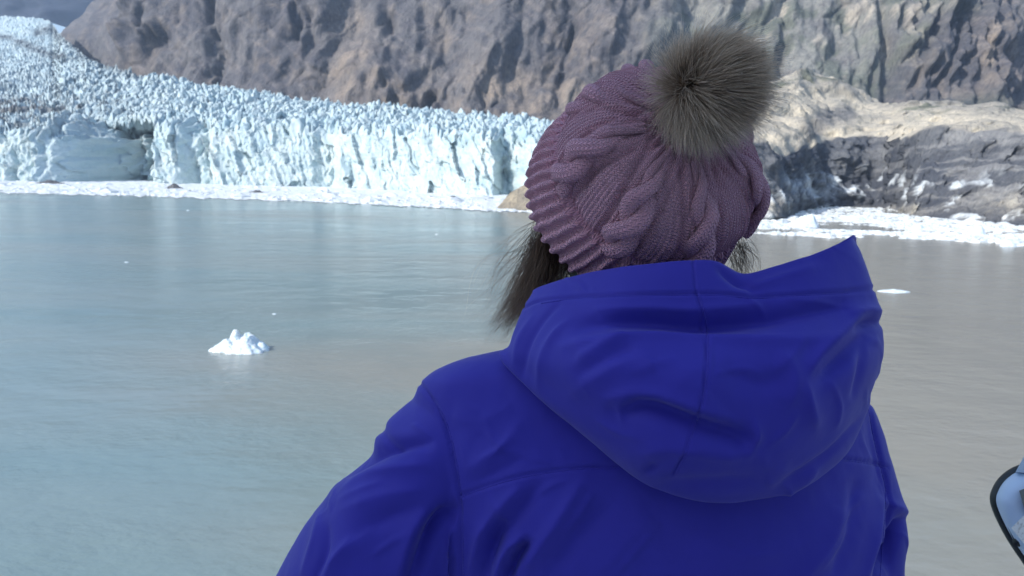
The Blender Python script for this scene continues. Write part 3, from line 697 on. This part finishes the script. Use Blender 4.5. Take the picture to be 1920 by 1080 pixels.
def yat(pts, x): a_ = np.array(pts, float); return np.interp(x, a_[:, 0], a_[:, 1])
isL = (fu < xat(ARM_L, fv)) & (fv > 700) | ((fv > 1350) & (V[Fq].mean(1)[:, 1] > 1.0) & (fu < 1200)); isR = (fu > xat(ARM_R, fv)) & (fv > 760) | ((fv > 1350) & (V[Fq].mean(1)[:, 1] > 1.0) & (fu >= 1200))
yk = ~(isL | isR) & (fv < np.where(fu < 1300, yat(YOKE_L, fu), yat(YOKE_R, fu))); rest = ~(isL | isR | yk)
Nall = vnormals(V, Fq)
if np.mean(np.sum(Nall * (V - V.mean(0)), 1)) < 0: Nall = -Nall
def sub(name, mask, parent, pinv=None):
    f = Fq[mask]; ids, inv = np.unique(f.ravel(), return_inverse=True)
    o = mk(name, V[ids], inv.reshape(-1, 4), m_jacket.m, parent, pinv)
    o.data.normals_split_custom_set_from_vertices(Nall[ids].tolist()); return o
jacket = sub('jacket', rest, person, PI)
sub('yoke', yk, jacket); sub('sleeve', isL, jacket); sub('sleeve', isR, jacket)

# ---- hood hanging on the back
HR = {
 'rim': [(1000, 548, .80), (1030, 533, .77), (1090, 514, .745), (1160, 502, .72), (1225, 495, .705), (1290, 490, .70), (1345, 491, .70), (1395, 513, .705), (1455, 500, .71), (1515, 483, .715), (1565, 464, .725), (1603, 446, .745)],
 'seam': [(983, 580, .795), (1015, 567, .76), (1075, 557, .73), (1145, 553, .703), (1220, 551, .69), (1303, 550, .685), (1360, 551, .686), (1415, 556, .69), (1475, 552, .692), (1535, 549, .698), (1590, 546, .712), (1638, 542, .74)],
 'r4': [(966, 622, .79), (1005, 612, .75), (1065, 610, .715), (1135, 612, .690), (1220, 616, .682), (1318, 621, .678), (1375, 616, .678), (1430, 609, .678), (1490, 602, .68), (1550, 600, .69), (1608, 605, .708), (1653, 612, .745)],
 'r5': [(957, 648, .787), (1000, 668, .74), (1058, 682, .70), (1130, 690, .672), (1220, 692, .654), (1325, 692, .645), (1390, 692, .648), (1450, 692, .652), (1510, 690, .66), (1565, 690, .672), (1615, 685, .695), (1655, 660, .745)],
 'r6': [(946, 657, .787), (1000, 705, .745), (1065, 745, .71), (1135, 772, .68), (1225, 782, .655), (1314, 782, .645), (1378, 782, .648), (1440, 778, .652), (1500, 772, .66), (1555, 764, .675), (1605, 748, .70), (1645, 705, .75)],
 'r7': [(938, 663, .787), (1000, 728, .75), (1070, 785, .72), (1140, 832, .695), (1210, 862, .672), (1280, 875, .662), (1345, 878, .662), (1415, 872, .665), (1480, 858, .673), (1540, 835, .69), (1592, 800, .712), (1634, 735, .755)],
 'r8': [(940, 672, .787), (1005, 742, .757), (1080, 806, .737), (1150, 866, .722), (1205, 903, .710), (1265, 927, .703), (1330, 939, .70), (1410, 935, .702), (1480, 920, .707), (1545, 888, .718), (1600, 835, .737), (1630, 750, .767)]}
rows = []
def shift(row, du, dv, dd): return [(a + du, b + dv, c + dd) for a, b, c in row]
rim = HR['rim']
rows += [shift(rim, 0, 150, .075), shift(rim, 0, 70, .05), shift(rim, 1, 16, .022), shift(rim, 1, 2.5, .011), shift(rim, 0, -.5, .005), shift(rim, -1, 4, -.002), HR['seam'], HR['r4'], HR['r5'], HR['r6'], HR['r7'], HR['r8']]
lw = np.clip(np.minimum(np.arange(12), 11 - np.arange(12)) / 2.5, 0, 1)   # the underside tucks in only away from the two ends
rows += [[(a + (1 - w_) * (6 if a < 1300 else -14), b - 14 * w_ + 4 * (1 - w_), c + .022) for (a, b, c), w_ in zip(HR['r8'], lw)], [(a + (1 - w_) * (25 if a < 1300 else -45), b - 70 * w_ + 10 * (1 - w_), c + .05) for (a, b, c), w_ in zip(HR['r8'], lw)], [(a * .8 + 1290 * .2, b - 150 * w_ + 15 * (1 - w_), c + .08) for (a, b, c), w_ in zip(HR['r8'], lw)]]
net = []
for rw in rows:
    A, B = np.array(rw[-1]), np.array(rw[0]); fr = []
    for t in (.03, .14, .32, .5, .68, .86, .97):
        q = A * (1 - t) + B * t; s_ = math.sin(math.pi * t)
        fr.append((q[0] + (30 if t > .8 else 0), q[1] + 80 * s_, q[2] + .19 * s_ ** .62))
    net.append(list(rw) + fr)
net = np.array(net); net3 = P(net[..., 0], net[..., 1], net[..., 2])
g = catmull(catmull(net3, 13, 0), 21, 1, periodic=True)
hf = grid_faces(g.shape[0], g.shape[1], wrap_m=True); hv = g.reshape(-1, 3)
CS = [(1299, 486), (1306, 550), (1322, 620), (1322, 700), (1310, 765), (1285, 840), (1260, 892)]
HS = [([(985, 577), (1015, 565), (1075, 557), (1145, 553), (1220, 551), (1303, 550), (1360, 551), (1415, 556), (1475, 552), (1535, 549), (1590, 546), (1640, 543)], 2.2, -2.2, 'seam'),
      (CS, 2.0, -1.7, 'seam'), ([(1335, 622), (1332, 700), (1320, 768)], 4, 1.0),
      ([(1090, 610), (1150, 602), (1230, 605), (1318, 612), (1420, 600), (1500, 588), (1580, 575)], 15, -9), ([(1060, 650), (1130, 634), (1220, 628), (1325, 634), (1450, 638), (1560, 634)], 12, 5), ([(1120, 580), (1220, 578), (1310, 580), (1420, 572)], 10, 3.5),
      ([(1160, 775), (1200, 762), (1250, 772), (1310, 795), (1370, 815), (1405, 828)], 17, -10), ([(1140, 748), (1180, 738), (1230, 742), (1300, 765), (1380, 790)], 12, 5), ([(1165, 790), (1162, 765), (1180, 745)], 9, 4), ([(1405, 845), (1418, 820), (1415, 795)], 9, 5), ([(1210, 850), (1260, 840), (1350, 850), (1410, 850)], 18, 4),
      ([(1515, 695), (1535, 665), (1570, 630), (1612, 590)], 12, 6), ([(1545, 705), (1580, 670), (1625, 625)], 14, -6), ([(1600, 615), (1630, 604), (1655, 606)], 8, -5), ([(1590, 588), (1625, 580), (1650, 585)], 8, 4), ([(1510, 720), (1518, 760), (1530, 800)], 14, 4),
      ([(1600, 745), (1612, 700), (1618, 650)], 7, -3), ([(980, 705), (992, 650), (1020, 600), (1050, 570)], 5, -2.2), ([(965, 690), (975, 640), (1000, 595)], 7, 2.5), ([(1010, 725), (1018, 665), (1050, 615)], 8, 2.5),
      ([(1080, 680), (1130, 652), (1160, 640)], 8, 3), ([(1090, 700), (1150, 668), (1190, 655)], 10, -2.5), ([(1070, 740), (1150, 690), (1230, 670)], 26, 3), ([(1350, 690), (1430, 720), (1480, 700)], 28, -4), ([(1460, 660), (1490, 700), (1480, 760)], 24, 4),
      ([(1350, 505), (1385, 530), (1420, 548)], 8, -4), ([(1390, 545), (1450, 525), (1530, 500)], 10, 3), ([(1455, 910), (1500, 885), (1560, 845), (1610, 790)], 6, -3), ([(1470, 925), (1510, 900), (1530, 880)], 6, 3), ([(1210, 888), (1230, 870)], 8, -3), ([(1240, 910), (1330, 905), (1420, 900)], 14, -3)]
HS += [(p_, 4.5, 1.8) for p_ in ([(1085, 668), (1130, 645), (1175, 632)], [(1180, 702), (1225, 685), (1265, 672)], [(1400, 560), (1425, 578), (1440, 592)], [(1455, 692), (1485, 668), (1505, 640)], [(1440, 832), (1470, 810), (1492, 780)], [(1030, 642), (1045, 620), (1065, 600)], [(1480, 562), (1540, 566), (1600, 576)], [(1345, 700), (1390, 690), (1430, 700)], [(1120, 790), (1160, 812), (1200, 822)], [(1560, 720), (1575, 760), (1570, 800)])]
hv = sculpt(hv, hf, HS, .0018, 221)
mk('hood', hv, hf, m_jacket.m, jacket)

# ---- stitched seams: a narrow puckered welt beside each crease
from mathutils.bvhtree import BVHTree
def seam_welts(Vm, Fm, lines, parent):
    bv = BVHTree.FromPolygons([tuple(p) for p in Vm], Fm.tolist())
    for ln_, du, dv in lines:
        pts = catmull(np.array(ln_, float), 14); seg = np.concatenate([[0], np.cumsum(np.hypot(*np.diff(pts, axis=0).T))])
        m2 = np.arange(0, seg[-1], 1.9); pu, pv = np.interp(m2, seg, pts[:, 0]) + du, np.interp(m2, seg, pts[:, 1]) + dv
        hit = []
        for a_, b_ in zip(pu, pv):
            dr = Vector(P(a_, b_, 1.0) - C0).normalized(); h_ = bv.ray_cast(Vector(C0), dr)
            if h_[0] is not None: hit.append(np.array(h_[0]))
        if len(hit) < 8: continue
        hit = np.array(hit); kq = np.arange(len(hit))
        rr_ = .00075 + .00030 * np.sin(kq * 2.1) * (rng.uniform(.5, 1, len(hit)))
        mk('seam', *tube(hit, rr_, 6), m_jacket.m, parent)
seam_welts(V, Fq, [(ARM_L[1:], 4, 0), (YOKE_L, 0, 3), (YOKE_R, 0, 3), (ARM_R, -4, 0)], jacket)
seam_welts(hv, hf, [(HS[0][0][1:-1], 0, 3.5), (CS[1:], 4, 0)], jacket)

# ---- knitted hat
Pc, Pp = P(1219, 334, .83), P(1320, 166, .70)
ax = rt * .29 + up * .42 - fw * .86; ax /= np.linalg.norm(ax); e1 = rt - ax * (rt @ ax); e1 /= np.linalg.norm(e1); e2 = np.cross(ax, e1)
RH, HH = .110, .104
Pa = Pp - (Pp - Pc) / np.linalg.norm(Pp - Pc) * .052
SH = Pa - (Pc + ax * HH)                                            # the crown slumps towards the pompom
def prof(al):
    rho = RH * (np.abs(np.cos(al)) ** .82 + .085 * np.sin(2 * al)); h = HH * np.sin(al) ** .95
    return rho, h
def hatp(th, al, off=0.0):
    rho, h = prof(al); dr, dh = prof(al + 1e-3); dr0, dh0 = prof(np.maximum(al - 1e-3, 0)); tr, tz = dr - dr0, dh - dh0; L = np.hypot(tr, tz) + 1e-12
    nr, nz = tz / L, -tr / L
    rho = rho + nr * off; h = h + nz * off
    rad = np.cos(th)[..., None] * e1 + np.sin(th)[..., None] * e2
    return Pc + rad * rho[..., None] + ax * h[..., None] + SH * (np.clip(h / HH, 0, 1) ** 2.3)[..., None]
CAB = np.radians(np.array([-119, -78, -24, 25, 110, 155, 197]))
nth, nal = 960, 190
th = np.linspace(0, 2 * np.pi, nth, endpoint=False)[None] + np.zeros((nal, 1)); al = np.linspace(0, np.pi / 2 - .03, nal)[:, None] + 0 * th
tn_ = np.stack([np.cos(th) * 2, np.sin(th) * 2, al * 2], -1)
off = fbm(tn_ * 1.6, 3, 231) * .0035 + .002 * np.cos(28 * th) * sstep(.75, 1.35, al) + .0035 * sstep(.0, .12, al) - .002
for k, c_ in enumerate(CAB):
    dth = np.abs((th - c_ + np.pi) % (2 * np.pi) - np.pi) * prof(al)[0]
    off += -.0038 * np.exp(-((dth - .0205) / .0035) ** 2)                       # purl gutters beside each cable
    for o2 in (.028, .0345): off += .0018 * np.exp(-((dth - o2) / .0024) ** 2) * sstep(.9, .6, al) * (1.3 if k in (1, 2) else .25)
off += -.006 * np.exp(-((th - np.radians(208)) / .08) ** 2 - ((al - .55) / .3) ** 2) + .005 * np.exp(-((th - np.radians(196)) / .10) ** 2 - ((al - .6) / .25) ** 2) + .005 * np.exp(-((th - np.radians(150)) / .14) ** 2 - ((al - .7) / .4) ** 2)
sx_ = (th / (2 * np.pi) * 140) % 1; sy_ = al / (np.pi / 2) * 42 + np.abs(sx_ - .5) * 1.3
off += .0010 * np.sin(np.pi * sx_) ** .35 * (.2 + .8 * (.5 + .5 * np.sin(2 * np.pi * sy_))) * sstep(1.35, 1.0, al)
V = hatp(th, al, off); uvh = np.stack([th / (2 * np.pi), al / (np.pi / 2)], -1)
hat = mk('knit_hat', V, grid_faces(nal, nth, wrap_m=True), m_knit.m, person, PI, uv=uvh, props=dict(label='mauve pink cable-knit hat with grey fur pompom'))
# ribbed cuff
nr_ = 54; t = np.linspace(0, 1, nr_)[:, None]; nth = 1260; th = np.linspace(0, 2 * np.pi, nth, endpoint=False)[None] + 0 * t
ribs = 54; wob = fbm(np.stack([np.cos(th) * 3, np.sin(th) * 3, t * 1.2 + 0 * th], -1), 3, 241)
ph = ribs * (th + .16 * t + .02 * wob)
rb = np.cos(ph); rb = np.sign(rb) * np.abs(rb) ** .6
ln = .068; hgt = .004 - t * ln
rho = RH * (1.045 + .15 * t ** .9 - .05 * t ** 3) + .0036 * rb * sstep(0, .12, t) * (1 - .3 * sstep(.9, 1, t)) + wob * .0025 + .003 * np.sin(np.pi * np.clip(t * 1.1, 0, 1))
rho = rho - .010 * sstep(.09, 0, t) - .008 * sstep(.93, 1, t)
hgt = hgt + 0 * th
V = Pc + (np.cos(th)[..., None] * e1 + np.sin(th)[..., None] * e2) * rho[..., None] + ax * hgt[..., None]
inner = Pc + (np.cos(th[:1])[..., None] * e1 + np.sin(th[:1])[..., None] * e2) * (RH * .9) + ax * (-ln + .02)
V = np.concatenate([V, inner]); uvc = np.concatenate([np.stack([th / (2 * np.pi) + 0 * t, t + 0 * th], -1), np.stack([th[:1] / 6.283, 1 + 0 * th[:1]], -1)])
mk('ribbed_cuff', V, grid_faces(nr_ + 1, nth, wrap_m=True), m_cuff.m, hat, uv=uvc)
# cables: two plump strands plaited over the crown
for k, c_ in enumerate(CAB):
    al_ = np.linspace(.07 if k not in (3, 4, 5) else .3, 1.28, 210); mid_ = hatp(np.full_like(al_, c_), al_); ls = np.concatenate([[0], np.cumsum(np.linalg.norm(np.diff(mid_, axis=0), axis=1))])
    parts, uvs = [], []
    for sgn in (0, np.pi):
        phs = ls / .076 * 2 * np.pi + sgn + k * 1.3; taper = np.clip((1.40 - al_) / .6, .35, 1) * (.92 + .08 * np.sin(ls * 60 + k))
        lat = .0096 * np.sin(phs) * taper; hz = ((.0064 if k not in (3, 4, 5) else -.001) + .0058 * np.cos(phs)) * taper
        rho_, _ = prof(al_); ns_ = 18; pp = np.arange(ns_) / ns_ * 2 * np.pi
        hw, hh_ = .0098 * taper, .0072 * taper
        la = lat[:, None] + hw[:, None] * np.cos(pp); ho = hz[:, None] + hh_[:, None] * np.sin(pp)
        W = hatp(c_ + la / rho_[:, None] + 0 * ho, al_[:, None] + 0 * la + (hw[:, None] * np.cos(pp) * np.cos(phs)[:, None]) * -1.6, ho)
        parts.append((W.reshape(-1, 3), grid_faces(len(al_), ns_, wrap_m=True)))
        uvs.append(np.stack([np.broadcast_to(pp / (2 * np.pi), la.shape), np.broadcast_to((ls / .2)[:, None], la.shape)], -1).reshape(-1, 2))
    Vc, Fc_ = join(parts)
    mk('cable', Vc, Fc_, m_cable.m, hat, uv=np.concatenate(uvs))

# ---- strands (fur, hair) as thin tapered three-sided fibres
def strands(paths, rad, sides=3, tip=.12, tone=None):
    """paths: n x k x 3"""
    n_, k_, _ = paths.shape
    t = np.gradient(paths, axis=1); t /= np.linalg.norm(t, axis=2, keepdims=True) + 1e-12
    ref = rng.normal(size=(n_, 1, 3)); a = np.cross(t, ref); a /= np.linalg.norm(a, axis=2, keepdims=True) + 1e-12; b = np.cross(t, a)
    tt_ = np.linspace(0, 1, k_); r_ = np.asarray(rad)[:, None] * (1 - (1 - tip) * tt_ ** 1.5)[None]
    ph = np.arange(sides) / sides * 2 * np.pi
    V = paths[:, :, None] + (np.cos(ph)[:, None] * a[:, :, None] + np.sin(ph)[:, None] * b[:, :, None]) * r_[..., None, None]
    f = grid_faces(k_, sides, wrap_m=True); Fa = (f[None] + (np.arange(n_) * k_ * sides)[:, None, None]).reshape(-1, 4)
    uv = np.stack([np.broadcast_to((rng.uniform(0, 1, n_) if tone is None else tone)[:, None, None], (n_, k_, sides)), np.broadcast_to(tt_[None, :, None], (n_, k_, sides))], -1)
    return V.reshape(-1, 3), Fa, uv.reshape(-1, 2)
# pompom
NS = 16500
d = rng.normal(size=(NS, 3)); d /= np.linalg.norm(d, axis=1, keepdims=True)
NCL = 1300; cd = rng.normal(size=(NCL, 3)); cd /= np.linalg.norm(cd, axis=1, keepdims=True)
ci_ = np.argmax(d @ cd.T, axis=1); cdir = cd[ci_]
wind = rt * .85 + up * .05 + fw * .5; wind /= np.linalg.norm(wind)
clen = rng.uniform(.78, 1.16, NCL)[ci_]; cj = rng.normal(0, .10, (NCL, 3))[ci_]
Lg = .053 * clen * rng.uniform(.8, 1.12, NS) * (1 + .14 * (d @ rt))
sj = rng.normal(0, .13, (NS, 3)); kk = 5; swirl = np.cross(wind, d) * .25; wav = np.stack([fbm(d * 2.6, 2, 301), fbm(d * 2.6, 2, 302), fbm(d * 2.6, 2, 303)], 1) * .8; tt = np.linspace(0, 1, kk)
paths = np.zeros((NS, kk, 3)); pcen = Pp
for i, t_ in enumerate(tt):
    dd = d * (1 - .55 * t_) + cdir * .55 * t_ + ((wind - d * (wind @ d.T)[:, None]) * 1.0 + wav) * t_ ** 1.1 + cj * t_ + sj * t_ ** .7 + swirl * t_ ** .9 + rng.normal(0, .012, (NS, 3))
    dd /= np.linalg.norm(dd, axis=1, keepdims=True)
    paths[:, i] = pcen + dd * (.013 + (Lg * (.06 + .94 * t_) - .0))[:, None]
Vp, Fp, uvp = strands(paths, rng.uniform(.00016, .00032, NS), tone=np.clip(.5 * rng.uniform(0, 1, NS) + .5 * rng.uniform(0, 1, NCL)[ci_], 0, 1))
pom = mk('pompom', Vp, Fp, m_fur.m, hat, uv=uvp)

# ---- hair
def hair_lock(n_, start, end, spread0, spread1, bend, seed, clumps=14, k_=9, frizz=.004):
    r_ = np.random.default_rng(seed); s_ = start + r_.normal(size=(n_, 3)) * spread0
    cc = r_.integers(clumps, size=n_); ce = end + r_.normal(size=(clumps, 3)) * spread1; e_2 = ce[cc] + r_.normal(size=(n_, 3)) * np.asarray(spread1) * .3
    b_ = np.asarray(bend) * (1 + r_.normal(0, .25, (n_, 1))) + r_.normal(size=(n_, 3)) * frizz * 1.5
    ln_ = r_.uniform(.75, 1.08, n_)[:, None]
    out_ = np.zeros((n_, k_, 3)); wv1 = r_.normal(size=(n_, 3)) * frizz; phx = r_.uniform(0, 6.28, (n_, 1))
    for i in range(k_):
        t_ = i / (k_ - 1) * ln_; out_[:, i] = s_ * (1 - t_) + e_2 * t_ + b_ * np.sin(np.pi * np.clip(t_, 0, 1)) + wv1 * np.sin(t_ * 5 + phx) * t_
    return out_
locks = [hair_lock(650, P(1022, 462, .86), P(934, 632, .835), (.006, .008, .012), (.006, .006, .008), rt * .008, 1, 8),
         hair_lock(260, P(1016, 452, .86), P(950, 590, .83), (.006, .008, .012), (.010, .006, .012), rt * .002, 2, 14),
         hair_lock(45, P(1004, 440, .86), P(922, 590, .83), (.005, .006, .010), (.014, .01, .022), -rt * .004, 3, 30, frizz=.006),
         hair_lock(10, P(1000, 445, .86), P(890, 570, .83), (.005, .006, .010), (.02, .01, .03), up * .012, 4, 9, frizz=.010),
         hair_lock(600, P(1048, 470, .87), P(1035, 565, .86), (.010, .010, .012), (.014, .01, .01), -rt * .003, 5, 10),
         hair_lock(90, P(1381, 465, .86), P(1391, 525, .85), (.006, .006, .010), (.006, .006, .008), rt * .003, 6, 10),
         hair_lock(24, P(1392, 462, .86), P(1404, 508, .85), (.004, .006, .008), (.005, .006, .012), rt * .004, 7, 20, frizz=.004)]
lk = np.concatenate(locks); Vh, Fh, uvh = strands(lk, rng.uniform(.00016, .0003, len(lk)))
mk('hair', Vh, Fh, m_hair.m, person, PI, uv=uvh)
# hair lying on the nape, a dense mass under the hat
n, m_ = 30, 60
a = np.linspace(0, 2 * np.pi, m_, endpoint=False)[None]; t = np.linspace(.02, np.pi - .02, n)[:, None]
cH = P(1205, 440, .90); V = cH + (np.sin(t) * np.cos(a) * .101)[..., None] * rt + (np.cos(t) * .105 + 0 * a)[..., None] * up + (np.sin(t) * np.sin(a) * .09)[..., None] * fw
mk('nape_hair', V, grid_faces(n, m_, wrap_m=True), Mat('nape_hair_brown', (.016, .012, .009), .5).m, person, PI)

# ================================================================== the pale blue bag at the right edge
m_bagb = Mat('pale_blue_shell', srgb(204, 224, 242), .4); m_grey = Mat('grey_webbing', srgb(120, 124, 122), .6); m_spk = Mat('speckled_lining', (.8, .8, .78), .8)
sp_ = m_spk.noise(m_spk.coord(), 260, 3); m_spk.base(m_spk.ramp(sp_, [(.35, (.6, .59, .57)), (.5, (.9, .9, .88))]))
OUT = np.array([(1857, 940), (1861, 912), (1880, 888), (1912, 872), (1975, 866), (2060, 862), (2130, 890), (2165, 960), (2150, 1050), (2095, 1125), (2010, 1140), (1945, 1085), (1912, 1042), (1880, 992)], float)
OUT += np.array([11, 6])
out_ = catmull(OUT, 8, periodic=True); cen = out_.mean(0); bag_rows = []
for t in np.linspace(0, 1, 14):
    k = math.cos(t * math.pi / 2) ** .45 if t < 1 else 0.02
    bag_rows.append(P(cen[0] + (out_[:, 0] - cen[0]) * k, cen[1] + (out_[:, 1] - cen[1]) * k, 1.02 - .055 * math.sin(t * math.pi / 2)))
back_rows = [P(cen[0] + (out_[:, 0] - cen[0]) * k, cen[1] + (out_[:, 1] - cen[1]) * k, 1.02 + dd) for k, dd in ((.02, .10), (.7, .10), (.95, .08), (.99, .03))]
allr = np.concatenate(back_rows + bag_rows)
bloc = P(2010, 1140, 1.05)
bag = empty('shoulder_bag', tuple(bloc), label='pale blue bag with black piping cut off by the right edge', category='bag')
BI = pinv_of(bag)
mk('shell', allr, grid_faces(18, len(out_), wrap_m=True), m_bagb.m, bag, BI)
pth = P(out_[:, 0], out_[:, 1], 1.018); pth = np.concatenate([pth, pth[:1]])
mk('piping', *tube(pth, .0058, 10, ry=.0095, fr=fw), m_black.m, bag, BI)
def patch(name, quad, d0, d1, mat):
    f_ = P([q[0] for q in quad], [q[1] for q in quad], d0); b_ = P([q[0] for q in quad], [q[1] for q in quad], d1)
    mk(name, np.concatenate([f_, b_]), [[0, 1, 2, 3], [7, 6, 5, 4], [0, 4, 5, 1], [1, 5, 6, 2], [2, 6, 7, 3], [3, 7, 4, 0]], mat.m, bag, BI, smooth=False)
patch('pocket', [(1911, 920), (1990, 890), (2000, 960), (1926, 975)], .955, .985, m_grey)
patch('lining', [(1896, 990), (1924, 962), (1990, 1000), (1922, 1022)], .955, 1.0, m_spk)
patch('buckle', [(1889, 988), (1899, 982), (1916, 1008), (1904, 1020)], 1.0, 1.03, m_grey)
patch('flap', [(1904, 885), (1930, 838), (2060, 835), (2070, 900)], .985, 1.01, m_bagb)
mk('strap', *tube(np.concatenate([P([1906], [1018], [1.0]), P([1925], [1000], [.985]), P([1990], [960], [.95])]), .006, 8), m_black.m, bag, BI)
tb_ = bloc; tz = float(P(2010, 1146, 1.05)[2]) - .004
table = empty('side_table', (tb_[0], tb_[1], DZ), label='small white side table under the pale blue bag', category='table')
TI = pinv_of(table)
mk('table_top', *boxv(tb_[0] - .05, tb_[0] + .16, tb_[1] - .06, tb_[1] + .05, tz - .025, tz), m_ship.m, table, TI, smooth=False)
for sx, sy in ((-.03, -.04), (.14, -.04), (-.03, .03), (.14, .03)):
    mk('leg', *boxv(tb_[0] + sx - .015, tb_[0] + sx + .015, tb_[1] + sy - .015, tb_[1] + sy + .015, DZ, tz - .026), m_ship.m, table, TI, smooth=False)

# ================================================================== the air
m_air = bpy.data.materials.new('haze_air'); m_air.use_nodes = True; ntr = m_air.node_tree
ntr.nodes.remove(ntr.nodes['Principled BSDF']); pv_ = ntr.nodes.new('ShaderNodeVolumePrincipled')
pv_.inputs['Color'].default_value = (.50, .68, .95, 1); pv_.inputs['Density'].default_value = 7e-5; pv_.inputs['Anisotropy'].default_value = .1
ntr.links.new(pv_.outputs[0], ntr.nodes['Material Output'].inputs['Volume'])
hz = mk('haze', *boxv(-15500, 15500, -15500, 15500, -3, 2600), m_air, smooth=False, props=dict(kind='stuff', label='thin blue air between the ship and the mountains', category='haze'))
